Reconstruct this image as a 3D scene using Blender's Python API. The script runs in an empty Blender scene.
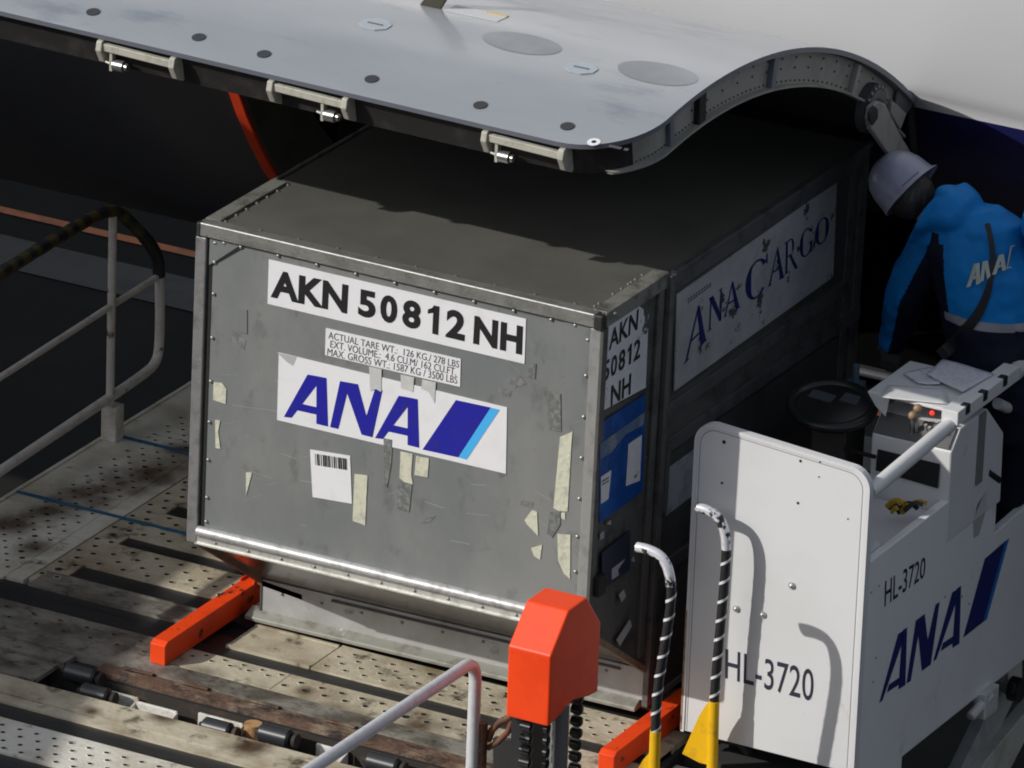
import bpy, bmesh, math, random
from mathutils import Vector, Matrix
random.seed(7)
V = Vector
sc = bpy.context.scene
COL = sc.collection
# ------------------------------------------------------------------ camera (solved from the photo, metres)
FPX, YAW, PITCH, ROLL = 7500.0, 0.4810, 0.3840, 0.0380
CAMP = V((11.882, -20.460, 10.655))
_d = V((-math.sin(YAW)*math.cos(PITCH), math.cos(YAW)*math.cos(PITCH), -math.sin(PITCH)))
_r0 = V((math.cos(YAW), math.sin(YAW), 0)); _u0 = _r0.cross(_d)
_r = _r0*math.cos(ROLL) + _u0*math.sin(ROLL); _u = _u0*math.cos(ROLL) - _r0*math.sin(ROLL)
def at(px, py, x=None, y=None, z=None):
    """point where the sight line of a photo pixel meets the plane x=, y= or z= (survey helper)"""
    v = _d*FPX + _r*(px-512) - _u*(py-384)
    if x is not None: t = (x-CAMP.x)/v.x
    elif y is not None: t = (y-CAMP.y)/v.y
    else: t = (z-CAMP.z)/v.z
    return CAMP + v*t
cam = bpy.data.cameras.new('camera'); cam.sensor_width = 36; cam.lens = FPX*36/1024; cam.clip_end = 2000; cam.clip_start = .5
co = bpy.data.objects.new('camera', cam); COL.objects.link(co); sc.camera = co
m = Matrix((_r, _u, -_d)).transposed().to_4x4(); m.translation = CAMP; co.matrix_world = m
# ------------------------------------------------------------------ light
SUN = V((.586, .625, -.516)).normalized()
w = bpy.data.worlds.new('World'); sc.world = w; w.use_nodes = True
nt = w.node_tree; bg = nt.nodes['Background']; sky = nt.nodes.new('ShaderNodeTexSky')
sky.sky_type = 'NISHITA'; sky.sun_disc = False; sky.sun_elevation = math.radians(31.1)
sky.sun_rotation = math.atan2(-SUN.x, -SUN.y); sky.dust_density = 1.5
hs = nt.nodes.new('ShaderNodeHueSaturation'); hs.inputs['Saturation'].default_value = .5; nt.links.new(sky.outputs[0], hs.inputs['Color']); nt.links.new(hs.outputs[0], bg.inputs[0]); bg.inputs[1].default_value = 0.13
L = bpy.data.lights.new('sun', 'SUN'); L.energy = 3.35; L.angle = math.radians(.53); L.color = (1, .965, .91)
lo = bpy.data.objects.new('sun', L); COL.objects.link(lo); lo.rotation_euler = SUN.to_track_quat('-Z', 'Y').to_euler(); lo.location = (-20, -22, 20)
sc.view_settings.view_transform = 'Standard'; sc.view_settings.look = 'None'; sc.view_settings.exposure = 0; sc.view_settings.gamma = 1
sc.cycles.filter_width = 1.9
# ------------------------------------------------------------------ materials
MATS = {}
def M(name, c, r=.5, m=0, c2=None, sc_=6, lo=.5, hi=.65, c3=None, sc3=20, lo3=.6, hi3=.7, bump=0, bsc=60, stretch=(1,1,1), spots=None, spotc=None, rv=0, coat=0, spec=None, bdist=.01):
    if name in MATS: return MATS[name]
    mt = bpy.data.materials.new(name); mt.use_nodes = True; n = mt.node_tree.nodes; l = mt.node_tree.links; b = n['Principled BSDF']
    b.inputs['Roughness'].default_value = r; b.inputs['Metallic'].default_value = m; b.inputs['Base Color'].default_value = (*c, 1)
    if spec is not None: b.inputs['Specular IOR Level'].default_value = spec
    if coat: b.inputs['Coat Weight'].default_value = coat; b.inputs['Coat Roughness'].default_value = .15
    geo = n.new('ShaderNodeNewGeometry'); mp = n.new('ShaderNodeMapping'); mp.inputs['Scale'].default_value = stretch
    l.new(geo.outputs['Position'], mp.inputs[0])
    def noise(scale, lo, hi, det=6):
        t = n.new('ShaderNodeTexNoise'); t.inputs['Scale'].default_value = scale; t.inputs['Detail'].default_value = det; t.inputs['Roughness'].default_value = .65
        l.new(mp.outputs[0], t.inputs['Vector']); rr = n.new('ShaderNodeMapRange'); rr.inputs[1].default_value = lo; rr.inputs[2].default_value = hi
        l.new(t.outputs[0], rr.inputs[0]); return rr.outputs[0], t
    cur = None
    def mix(fac, colr):
        nonlocal cur
        x = n.new('ShaderNodeMix'); x.data_type = 'RGBA'; l.new(fac, x.inputs[0])
        if cur is None: x.inputs[6].default_value = (*c, 1)
        else: l.new(cur, x.inputs[6])
        x.inputs[7].default_value = (*colr, 1); cur = x.outputs[2]
    if c2: mix(noise(sc_, lo, hi)[0], c2)
    if c3: mix(noise(sc3, lo3, hi3)[0], c3)
    if spots:
        for (p, rad) in spots:
            sub = n.new('ShaderNodeVectorMath'); sub.operation = 'DISTANCE'; l.new(geo.outputs['Position'], sub.inputs[0]); sub.inputs[1].default_value = p
            t = n.new('ShaderNodeTexNoise'); t.inputs['Scale'].default_value = 9; t.inputs['Detail'].default_value = 5; l.new(geo.outputs['Position'], t.inputs['Vector'])
            ad = n.new('ShaderNodeMath'); ad.operation = 'MULTIPLY_ADD'; l.new(t.outputs[0], ad.inputs[0]); ad.inputs[1].default_value = rad*1.6; l.new(sub.outputs['Value'], ad.inputs[2])
            rr = n.new('ShaderNodeMapRange'); rr.inputs[1].default_value = rad*1.9; rr.inputs[2].default_value = rad*.9; rr.inputs[4].default_value = .9; l.new(ad.outputs[0], rr.inputs[0])
            mix(rr.outputs[0], spotc)
    if cur is not None: l.new(cur, b.inputs['Base Color'])
    if rv:
        f, _ = noise(4, .35, .7); mm = n.new('ShaderNodeMath'); mm.operation = 'MULTIPLY_ADD'; l.new(f, mm.inputs[0]); mm.inputs[1].default_value = rv; mm.inputs[2].default_value = r; l.new(mm.outputs[0], b.inputs['Roughness'])
    if bump:
        t = n.new('ShaderNodeTexNoise'); t.inputs['Scale'].default_value = bsc; t.inputs['Detail'].default_value = 4 if bdist == .01 else 1; l.new(mp.outputs[0], t.inputs['Vector'])
        bb = n.new('ShaderNodeBump'); bb.inputs['Strength'].default_value = bump; bb.inputs['Distance'].default_value = bdist; l.new(t.outputs[0], bb.inputs['Height']); l.new(bb.outputs[0], b.inputs['Normal']); (l.new(bb.outputs[0], b.inputs['Coat Normal']) if coat else None)
    MATS[name] = mt; return mt
alu = M('brushed_aluminium', (.20,.216,.218), .48, .35, c2=(.265,.27,.262), sc_=1.3, lo=.42, hi=.62, c3=(.145,.15,.148), sc3=11, lo3=.56, hi3=.72, bump=.22, bsc=5, rv=.14, stretch=(1,1,.6), bdist=.012)
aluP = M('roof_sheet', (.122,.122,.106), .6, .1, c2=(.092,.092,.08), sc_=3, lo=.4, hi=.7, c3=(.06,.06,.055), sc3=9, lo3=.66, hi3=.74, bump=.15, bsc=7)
aluR = M('rail_aluminium', (.33,.33,.31), .42, .55, c2=(.22,.22,.2), sc_=8, lo=.45, hi=.65, c3=(.12,.12,.11), sc3=60, lo3=.6, hi3=.7, bump=.2, bsc=80)
aluD = M('worn_rail_top', (.24,.24,.215), .55, .3, c2=(.1,.1,.09), sc_=12, bump=.2, bsc=90)
aluB = M('polished_rail', (.5,.5,.5), .5, .5, c2=(.33,.33,.33), sc_=20, bump=.1)
aluL = M('lower_skirt', (.5,.5,.5), .5, .3, c2=(.36,.36,.36), sc_=5, lo=.42, hi=.7, c3=(.17,.17,.17), sc3=7, lo3=.62, hi3=.72, bump=.08, bsc=18)
slantM = M('slanted_sheet', (.27,.255,.22), .22, .7, c2=(.17,.16,.135), sc_=5, lo=.4, hi=.7, c3=(.1,.09,.08), sc3=14, lo3=.62, hi3=.7, bump=.15, bsc=9)
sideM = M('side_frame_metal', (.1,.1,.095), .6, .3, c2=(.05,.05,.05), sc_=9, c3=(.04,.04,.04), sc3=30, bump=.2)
white = M('label_white', (.72,.72,.74), .55, c2=(.62,.62,.63), sc_=9, lo=.5, hi=.8, spec=.25)
whiteW = M('weathered_white_sticker', (.62,.63,.66), .6, c2=(.5,.51,.54), sc_=5, lo=.4, hi=.7, c3=(.08,.08,.08), sc3=7, lo3=.63, hi3=.66, spec=.2)
black = M('letter_black', (.012,.012,.014), .5)
ink = M('small_print', (.07,.07,.075), .6)
navy = M('airline_navy', (.012,.012,.3), .45, c2=(.018,.018,.24), sc_=12)
navyD = M('airline_navy_dull', (.012,.02,.14), .45)
lblue = M('airline_light_blue', (.06,.42,.82), .45)
lblueD = M('airline_mid_blue', (.01,.16,.5), .45)
cream = M('masking_tape', (.56,.56,.44), .7, c2=(.42,.42,.34), sc_=30, bump=.3)
resid = M('tape_residue', (.115,.12,.115), .7, c2=(.2,.21,.2), sc_=60, lo=.45, hi=.6)
film = M('tape_film', (.5,.51,.5), .35, c2=(.58,.58,.56), sc_=30)
pouchM = M('blue_pouch', (.005,.06,.26), .3, c2=(.01,.1,.38), sc_=8, bump=.5, bsc=20)
hazyfilm = M('clear_pouch_film', (.1,.16,.26), .25, c2=(.2,.24,.3), sc_=12, bump=.6, bsc=25)
dark = M('dark_gap', (.012,.012,.012), .8)
boltM = M('bolt_steel', (.35,.35,.33), .4, .7)
spotsR = [((-1.0,1.66,0),.15),((-1.05,1.28,0),.17),((-1.0,1.45,0),.16),((-1.1,1.1,0),.15),((-1.2,.74,0),.15),((-1.13,.92,0),.13),((-.98,1.85,0),.12),((-1.0,.6,0),.1)]
spotsP = [((.05,-.06,0),.11),((.3,-.1,0),.1),((.62,-.07,0),.12),((-.2,-.05,0),.09),((.9,.02,0),.12),((.42,.05,0),.05),((1.2,-.05,0),.12),((.12,-.39,0),.08),((.5,-.45,0),.1),((-.1,-.5,0),.05),((-.5,1.0,0),.05),((.75,.2,0),.05)]
deckM = M('deck_cream_paint', (.55,.5,.38), .55, c2=(.27,.22,.14), sc_=3.2, lo=.43, hi=.66, c3=(.045,.032,.02), sc3=8, lo3=.55, hi3=.68, bump=.25, bsc=50, spots=spotsP, spotc=(.06,.03,.015), spec=.3)
deckW = M('deck_white_paint', (.7,.68,.6), .5, c2=(.45,.4,.29), sc_=3.3, lo=.45, hi=.68, c3=(.09,.06,.035), sc3=9, lo3=.6, hi3=.72, bump=.2, bsc=50, spots=spotsR, spotc=(.065,.034,.014), spec=.3)
deckD = M('deck_dirty_plate', (.25,.235,.2), .55, c2=(.1,.09,.072), sc_=5, lo=.42, hi=.6, c3=(.035,.028,.02), sc3=14, lo3=.55, hi3=.68, bump=.4, bsc=40, stretch=(.85,1.25,1))
rust = M('rusted_beam', (.13,.075,.05), .75, c2=(.3,.24,.17), sc_=5, lo=.5, hi=.66, c3=(.03,.022,.02), sc3=9, lo3=.48, hi3=.62, bump=.8, bsc=45, stretch=(.8,1.4,1))
rubber = M('roller_bed_rubber', (.02,.021,.022), .5, c2=(.03,.03,.03), sc_=6, bump=.1, bsc=60, stretch=(.2,3,1))
holeM = M('hole_shadow', (.01,.009,.008), .9)
rollM = M('black_roller', (.03,.032,.036), .32)
pitW = M('pit_white_paint', (.7,.69,.64), .5, c2=(.45,.38,.28), sc_=12, c3=(.12,.07,.04), sc3=18, lo3=.62, hi3=.7)
pitD = M('pit_grime', (.03,.025,.02), .8, c2=(.08,.05,.03), sc_=10)
orange = M('safety_orange', (.86,.068,.01), .42, c2=(.72,.052,.01), sc_=5, c3=(.05,.022,.015), sc3=13, lo3=.6, hi3=.64, bump=.05, spec=.3)
orangeC = M('cover_orange', (.88,.066,.01), .42, c2=(.8,.056,.01), sc_=4, c3=(.25,.05,.02), sc3=30, lo3=.68, hi3=.72, bump=.03, spec=.35)
wpaint = M('white_paint', (.69,.695,.7), .4, c2=(.64,.645,.645), sc_=2.5, lo=.45, hi=.75, c3=(.42,.38,.32), sc3=7, lo3=.66, hi3=.82, bump=.05, bsc=12)
wpaint2 = M('white_paint_worn', (.6,.59,.58), .45, c2=(.5,.48,.45), sc_=6, c3=(.13,.06,.03), sc3=15, lo3=.66, hi3=.7, bump=.08)
greyp = M('grey_paint', (.38,.38,.38), .5, c2=(.28,.28,.28), sc_=8)
railW = M('rail_white', (.6,.58,.54), .45, c2=(.5,.46,.4), sc_=12, c3=(.1,.045,.02), sc3=9, lo3=.62, hi3=.67, bump=.1)
railS = M('rail_silver', (.6,.61,.63), .38, .1, c2=(.52,.52,.54), sc_=30)
tapeK = M('black_tape', (.014,.014,.015), .55, bump=.3, bsc=90)
tapeS = M('silver_tape', (.8,.8,.84), .3, .2)
tapeY = M('yellow_tape', (.3,.21,.02), .6, c2=(.12,.1,.03), sc_=30)
yellow = M('yellow_paint', (.8,.46,.01), .4, c2=(.65,.36,.02), sc_=14, spec=.35)
steelD = M('dark_steel', (.035,.035,.037), .45, .4)
chrome = M('steel_post', (.5,.5,.52), .28, .85)
plastK = M('black_plastic', (.01,.01,.011), .35)
glassK = M('dark_display', (.06,.07,.085), .3)
cloudy = M('concrete_step', (.35,.34,.31), .8, c2=(.22,.21,.19), sc_=14)
asphalt = M('apron_asphalt', (.017,.0165,.015), .9, c2=(.024,.023,.021), sc_=.7, c3=(.011,.011,.011), sc3=30, lo3=.6, hi3=.75, bump=.2, spec=.08)
redlamp = M('red_lamp', (.9,.02,.01), .4)
redlamp.node_tree.nodes['Principled BSDF'].inputs['Emission Color'].default_value = (1,.03,.01,1); redlamp.node_tree.nodes['Principled BSDF'].inputs['Emission Strength'].default_value = 1.2

# ------------------------------------------------------------------ mesh builder
class MB:
    def __init__(s): s.v = []; s.f = []; s.m = []
    def add(s, vs, fs, mi=0):
        o = len(s.v); s.v += [V(a) for a in vs]
        for f in fs: s.f.append([i+o for i in f]); s.m.append(mi)
        return s
    def box(s, x0, x1, y0, y1, z0, z1, mi=0):
        v = [(x,y,z) for z in (z0,z1) for y in (y0,y1) for x in (x0,x1)]
        return s.add(v, [(0,2,3,1),(4,5,7,6),(0,1,5,4),(2,6,7,3),(0,4,6,2),(1,3,7,5)], mi)
    def prism(s, pts, off, mi=0):
        """pts: 3-D outline, off: extrusion vector"""
        n = len(pts); off = V(off); a = [V(p) for p in pts]
        nn = V((0,0,0))
        for i in range(n): nn += a[i].cross(a[(i+1) % n])
        if nn.dot(off) > 0: a = a[::-1]
        return s.add(a+[p+off for p in a], [tuple(range(n)), tuple(range(2*n-1, n-1, -1))]+[(i, i+n, (i+1) % n+n, (i+1) % n) for i in range(n)], mi)
    def tube(s, path, r, n=12, mi=0, cap=True):
        path = [V(p) for p in path]; rs = r if isinstance(r, (list, tuple)) else [r]*len(path)
        t0 = (path[1]-path[0]).normalized(); up = V((0,0,1)) if abs(t0.z) < .9 else V((1,0,0)); a = t0.cross(up).normalized()
        vs = []; N = len(path)
        for i, p in enumerate(path):
            t = ((path[min(i+1, N-1)]-p).normalized() + (p-path[max(i-1, 0)]).normalized()).normalized()
            a = (a - t*a.dot(t)).normalized(); b = t.cross(a)
            vs += [p+(a*math.cos(k*2*math.pi/n)+b*math.sin(k*2*math.pi/n))*rs[i] for k in range(n)]
        fs = [(i*n+k, i*n+(k+1) % n, (i+1)*n+(k+1) % n, (i+1)*n+k) for i in range(N-1) for k in range(n)]
        if cap: fs += [tuple(range(n-1, -1, -1)), tuple((N-1)*n+k for k in range(n))]
        return s.add(vs, fs, mi)
    def bar(s, p0, p1, wv, hv, mi=0):
        """straight bar from p0 to p1, cross-section spanned by vectors wv, hv"""
        p0, p1, wv, hv = V(p0), V(p1), V(wv)/2, V(hv)/2
        return s.prism([p0-wv-hv, p0+wv-hv, p0+wv+hv, p0-wv+hv], p1-p0, mi)
    def ell(s, c, r, nu=20, nv=12, mi=0, mat=None, v0=0, v1=math.pi):
        c = V(c); vs = []
        for j in range(nv+1):
            th = v0+(v1-v0)*j/nv
            for i in range(nu):
                ph = 2*math.pi*i/nu; p = V((r[0]*math.sin(th)*math.cos(ph), r[1]*math.sin(th)*math.sin(ph), r[2]*math.cos(th)))
                vs.append(c+(mat @ p if mat else p))
        fs = [(j*nu+i, (j+1)*nu+i, (j+1)*nu+(i+1) % nu, j*nu+(i+1) % nu) for j in range(nv) for i in range(nu)]
        return s.add(vs, fs, mi)
    def disc(s, c, nrm, r, n=14, mi=0, h=0):
        nrm = V(nrm).normalized(); a = nrm.orthogonal().normalized(); b = nrm.cross(a); c = V(c)
        ring = [c+(a*math.cos(2*math.pi*k/n)+b*math.sin(2*math.pi*k/n))*r for k in range(n)]
        if h: return s.prism(ring, nrm*h, mi)
        return s.add(ring, [tuple(range(n))], mi)
    def dome(s, c, nrm, r, h, n=10, mi=0):
        nrm = V(nrm).normalized(); a = nrm.orthogonal().normalized(); b = nrm.cross(a); c = V(c); vs = []
        for rr, hh in ((1,0),(.8,.7),(.4,1)):
            vs += [c+(a*math.cos(2*math.pi*k/n)+b*math.sin(2*math.pi*k/n))*r*rr+nrm*h*hh for k in range(n)]
        return s.add(vs, [(j*n+k, j*n+(k+1) % n, (j+1)*n+(k+1) % n, (j+1)*n+k) for j in range(2) for k in range(n)]+[tuple(2*n+k for k in range(n))], mi)
    def dimple(s, x, y, z, r=.0085, n=8, hm=1):
        vs = []
        for rr, zz in ((r*1.55, 0), (r*1.15, .0016), (r*1.05, .0016), (r*1.0, .0006)):
            vs += [(x+rr*math.cos(2*math.pi*k/n), y+rr*math.sin(2*math.pi*k/n), z+zz) for k in range(n)]
        s.add(vs, [(j*n+k, j*n+(k+1) % n, (j+1)*n+(k+1) % n, (j+1)*n+k) for j in range(3) for k in range(n)], 0)
        o = len(s.v)-n; s.f.append([o+k for k in range(n)]); s.m.append(hm); return s
    def build(s, name, mats, parent=None, smooth=False, bevel=0, warp=None, label=None, recalc=True):
        me = bpy.data.meshes.new(name); off = parent_loc(parent)
        vs = [(warp(v) if warp else v)-off for v in s.v]
        me.from_pydata([tuple(v) for v in vs], [], s.f)
        if not isinstance(mats, (list, tuple)): mats = [mats]
        for mt in mats: me.materials.append(mt)
        me.polygons.foreach_set('material_index', s.m)
        if recalc:
            bm = bmesh.new(); bm.from_mesh(me); bmesh.ops.recalc_face_normals(bm, faces=bm.faces); bm.to_mesh(me); bm.free()
        if smooth:
            me.polygons.foreach_set('use_smooth', [True]*len(me.polygons))
            try: me.set_sharp_from_angle(angle=math.radians(40))
            except Exception: pass
        o = bpy.data.objects.new(name, me); COL.objects.link(o); o.parent = parent
        if bevel:
            b = o.modifiers.new('bevel', 'BEVEL'); b.width = bevel; b.segments = 2; b.limit_method = 'ANGLE'; b.angle_limit = math.radians(40)
        if label: o['label'] = label
        return o
def parent_loc(o):
    L_ = V((0,0,0))
    while o is not None: L_ += o.location; o = o.parent
    return L_
def thing(name, loc, label, cat, group=None):
    o = bpy.data.objects.new(name, None); COL.objects.link(o); o.location = loc; o.empty_display_size = .2
    o['label'] = label; o['category'] = cat
    if group: o['group'] = group
    return o
def bil(q, u, v):
    """q = TL,TR,BR,BL ; u to the right, v downwards"""
    return (q[0]*(1-u)+q[1]*u)*(1-v) + (q[3]*(1-u)+q[2]*u)*v
_txt = {}
def text_geo(s, off=0, space=1):
    k = (s, off, space)
    if k in _txt: return _txt[k]
    c = bpy.data.curves.new('t', 'FONT'); c.body = s; c.offset = off; c.space_character = space; c.resolution_u = 4
    o = bpy.data.objects.new('t', c); COL.objects.link(o); bpy.context.view_layer.update()
    me = bpy.data.meshes.new_from_object(o.evaluated_get(bpy.context.evaluated_depsgraph_get()))
    vs = [v.co.copy() for v in me.vertices]; fs = [list(p.vertices) for p in me.polygons]
    bpy.data.objects.remove(o); bpy.data.curves.remove(c); bpy.data.meshes.remove(me)
    x0 = min(v.x for v in vs); x1 = max(v.x for v in vs); y0 = min(v.y for v in vs); y1 = max(v.y for v in vs)
    _txt[k] = ([((v.x-x0)/(x1-x0), 1-(v.y-y0)/(y1-y0)) for v in vs], fs); return _txt[k]
ONE = [[(.48,0),(1.02,0),(1.02,1),(.48,1)],[(.55,.0),(.58,.25),(.0,.34),(.0,.19),(.35,.11)]]
def put_digits(mb, q, off):
    for ch, a, b in (('5',0,.164),('0',.206,.366),('8',.414,.586),('1',.648,.752),('2',.822,1)):
        qq = [bil(q,a,0), bil(q,b,0), bil(q,b,1), bil(q,a,1)]
        if ch == '1':
            for pg in ONE: mb.add([bil(qq,u,v) for u, v in pg], [tuple(range(len(pg)))])
        else: put_text(mb, ch, qq, off)
def put_text(mb, s, q, off=0, space=1, mi=0, lift=V((0,0,0))):
    if s == '50812': return put_digits(mb, q, off)
    uv, fs = text_geo(s, off, space); mb.add([bil(q, u, v)+lift for u, v in uv], fs, mi)

# ------------------------------------------------------------------ setting
g = MB(); g.add([(-300,-300,-2.8),(300,-300,-2.8),(300,300,-2.8),(-300,300,-2.8)], [(0,1,2,3)])
o = g.build('ground', asphalt); o['kind'] = 'structure'
g = MB(); g.add([(-60,9.66,-2.796),(60,9.66,-2.796),(60,9.735,-2.796),(-60,9.735,-2.796)], [(0,1,2,3)])
o = g.build('orange_ground_line', M('orange_line_paint', (.45,.13,.03), .7, c2=(.22,.07,.025), sc_=5)); o['kind'] = 'structure'
g = MB(); g.add([(-60,9.02,-2.796),(60,9.02,-2.796),(60,9.4,-2.796),(-60,9.4,-2.796)], [(0,1,2,3)])
o = g.build('pale_ground_line', M('pale_line_paint', (.05,.047,.038), .8, c2=(.03,.028,.024), sc_=4)); o['kind'] = 'structure'
g = MB(); g.add([(-60,10.9,-2.796),(60,10.9,-2.796),(60,10.93,-2.796),(-60,10.93,-2.796)], [(0,1,2,3)])
g.add([(-8.2,9.0,-2.792),(-8.18,9.0,-2.792),(-6.2,14,-2.792),(-6.22,14,-2.792)], [(0,1,2,3)])
o = g.build('ground_joint', dark); o['kind'] = 'structure'

# ------------------------------------------------------------------ aircraft
tb = thing('unseen_terminal', (0,-34,-2.8), 'unseen grey terminal building with window bands, added behind the camera to block low sky', 'building')  # building out of view, added behind the camera to block low sky
mb = MB(); mb.box(-70,60,-46,-24,-2.8,8.6); mb.build('wall', M('unseen_terminal_wall', (.16,.16,.155), .8, c2=(.12,.12,.115), sc_=.4), tb)  # wall of the added unseen building
for z in (0.2,4.4):
    mb = MB(); mb.box(-69,59,-24.0,-23.9,z,z+2.2); mb.build('unseen_window', M('unseen_terminal_glass', (.02,.022,.025), .15), tb)
AX0, AX1 = -1.125, 1.745
FY, FZ, FR = 4.32, 2.47, 2.5
air = thing('aircraft', (0, 4.32, -2.8), 'white airliner fuselage with navy lower side and its cargo door swung up over the container', 'aircraft')
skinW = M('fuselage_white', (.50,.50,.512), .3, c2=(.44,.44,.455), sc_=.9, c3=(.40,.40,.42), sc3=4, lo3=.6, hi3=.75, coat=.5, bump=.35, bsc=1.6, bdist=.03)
skinN = M('fuselage_navy', (.008,.009,.06), .35, coat=.3)
skinG = M('fuselage_belly', (.085,.088,.1), .4, c2=(.07,.07,.08), sc_=1.5)
def fus(a, x, R=FR): return V((x, FY-R*math.cos(a), FZ-R*math.sin(a)))
def fuselage():
    mb = MB(); A = [math.radians(t) for t in range(-200, 161, 4)]
    ah = math.asin((FZ-1.9)/FR); asill = math.asin((FZ+.12)/FR) if FZ+.12 < FR else math.radians(70)
    asill = math.radians(66)
    aliv = math.radians(14.5); abel = math.radians(38)
    A = sorted(set([a for a in A if min(abs(a-ah), abs(a-asill), abs(a-aliv), abs(a-abel)) > math.radians(1)]+[ah, asill, aliv, abel]))
    X = [-26, -18, -10, -6, -3, AX0, AX1, 3, 5, 7, 9]
    for i in range(len(A)-1):
        am = (A[i]+A[i+1])/2
        for j in range(len(X)-1):
            xm = (X[j]+X[j+1])/2
            if ah-.001 < am < asill and AX0 < xm < AX1: continue
            d = math.degrees(am); mi = 0 if d < 14.5 else (1 if (d < 38 and xm > AX0) else 2)
            q = [fus(A[i], X[j]), fus(A[i], X[j+1]), fus(A[i+1], X[j+1]), fus(A[i+1], X[j])]
            mb.add(q, [(0,1,2,3)], mi)
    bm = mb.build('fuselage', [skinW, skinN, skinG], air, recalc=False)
    me = bm.data; b = bmesh.new(); b.from_mesh(me); bmesh.ops.remove_doubles(b, verts=b.verts, dist=1e-4); bmesh.ops.recalc_face_normals(b, faces=b.faces); b.to_mesh(me); b.free()
    me.polygons.foreach_set('use_smooth', [True]*len(me.polygons))
    so = bm.modifiers.new('skin', 'SOLIDIFY'); so.thickness = .03; so.offset = -1
    return ah, asill
ah, asill = fuselage()
# opening frame: left jamb with red edge, right jamb, hold lining
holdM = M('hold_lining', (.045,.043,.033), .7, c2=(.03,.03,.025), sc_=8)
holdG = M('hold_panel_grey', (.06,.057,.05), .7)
NA = 14; AA = [ah+(asill-ah)*i/NA for i in range(NA+1)]
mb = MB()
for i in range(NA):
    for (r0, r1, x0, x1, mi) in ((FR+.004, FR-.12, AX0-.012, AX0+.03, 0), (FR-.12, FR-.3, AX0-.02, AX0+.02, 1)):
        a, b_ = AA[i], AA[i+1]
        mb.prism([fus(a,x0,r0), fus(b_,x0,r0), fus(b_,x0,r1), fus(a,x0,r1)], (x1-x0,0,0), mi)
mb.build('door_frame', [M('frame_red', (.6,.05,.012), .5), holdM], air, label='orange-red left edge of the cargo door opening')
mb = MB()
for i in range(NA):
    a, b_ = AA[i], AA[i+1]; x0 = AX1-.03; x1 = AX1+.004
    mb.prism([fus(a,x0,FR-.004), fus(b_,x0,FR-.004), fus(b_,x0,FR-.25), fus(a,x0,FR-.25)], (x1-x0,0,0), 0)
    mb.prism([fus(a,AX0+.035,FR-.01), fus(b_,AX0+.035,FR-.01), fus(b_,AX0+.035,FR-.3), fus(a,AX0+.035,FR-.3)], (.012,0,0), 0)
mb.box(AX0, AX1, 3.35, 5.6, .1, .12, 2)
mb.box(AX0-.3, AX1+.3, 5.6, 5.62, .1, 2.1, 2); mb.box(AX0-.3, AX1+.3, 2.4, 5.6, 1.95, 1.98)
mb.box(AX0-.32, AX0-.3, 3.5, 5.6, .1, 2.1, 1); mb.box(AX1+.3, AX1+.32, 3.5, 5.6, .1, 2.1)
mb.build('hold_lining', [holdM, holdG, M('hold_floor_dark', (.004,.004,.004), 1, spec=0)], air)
# unseen slab added to shade the deck and fuselage, outlined from that shadow
zt = 3.25; k = zt/.516*1.0
SH = [(.1,-1.9),(.05,-1.0),(-.10,-.45),(-.24,.1),(-.42,.5),(-.42,1.2),(-.12,1.8),(.14,2.5),(.17,3.0),(.13,3.45),(.165,3.66),(.3,3.9),(.7,4.6),(1.0,5.2),(1.2,5.9)]
outl = [V((x-k*.586, y-k*.625, zt)) for x, y in SH]
outl = [V((-16,-22,zt)), V((-13,-22,zt)), V((-5.5,-9,zt))]+outl+[V((-7.5,2.6,zt)), V((-9,-2,zt))]
mb = MB(); mb.prism(outl, (0,0,-.16)); mb.build('unseen_shade_slab', skinW, air, bevel=.05)
# --- cargo door (open): cylinder shell
DC, DZ, DR = .35, -.085, 2.5
s_lip = math.asin((-.262-DC)/DR); s_h = math.asin((1.93-DC)/DR)
DX0, DX1, RC = -1.08, 1.75, .27
def dpt(x, s, R=DR):
    s = s + .009*(.3-x)*(s_h-s)/(s_h-s_lip)
    return V((x, DC+R*math.sin(s), DZ+R*math.cos(s)))
def xr(s, inset=0):
    l_ = (s-s_lip)*DR-inset
    x0, x1 = DX0+inset, DX1-inset; rc = RC-inset*.5
    if l_ < rc:
        e = rc-math.sqrt(max(0, rc*rc-(rc-max(l_,0))**2)); x0 += e; x1 -= e
    return x0, x1
def door_rows(inset, n=44):
    s0 = s_lip+inset/DR
    rows = []
    for i in range(n+1):
        t = i/n; t = t**1.7 if t < 1 else 1
        rows.append(s0+(s_h-s0)*t)
    return rows
doorM = M('door_skin', (.30,.32,.335), .3, c2=(.265,.285,.31), sc_=1.3, lo=.4, hi=.6, c3=(.2,.22,.25), sc3=1.7, lo3=.53, hi3=.6, coat=.9, stretch=(.5,1.2,1), bump=.8, bsc=1.7, bdist=.035)  # darker swirls in the skin colour stand in for wavy reflections
edgeM = M('door_edge', (.14,.15,.18), .45)
webM = M('door_web', (.27,.265,.24), .6, c2=(.2,.2,.18), sc_=6)
NX = 24; mb = MB(); rows = door_rows(0); base = []
for s in rows:
    x0, x1 = xr(s)
    base.append([dpt(x0+(x1-x0)*j/NX, s) for j in range(NX+1)])
R2 = DR-.018
flat = [p for r_ in base for p in r_]; low = []
for s in rows:
    x0, x1 = xr(s); low += [dpt(x0+(x1-x0)*j/NX, s, R2) for j in range(NX+1)]
n1 = NX+1; N1 = len(rows)
mb.add(flat, [(i*n1+j, i*n1+j+1, (i+1)*n1+j+1, (i+1)*n1+j) for i in range(N1-1) for j in range(NX)], 0)
o_ = len(mb.v); mb.add(low, [(i*n1+j, (i+1)*n1+j, (i+1)*n1+j+1, i*n1+j+1) for i in range(N1-1) for j in range(NX)], 2)
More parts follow.
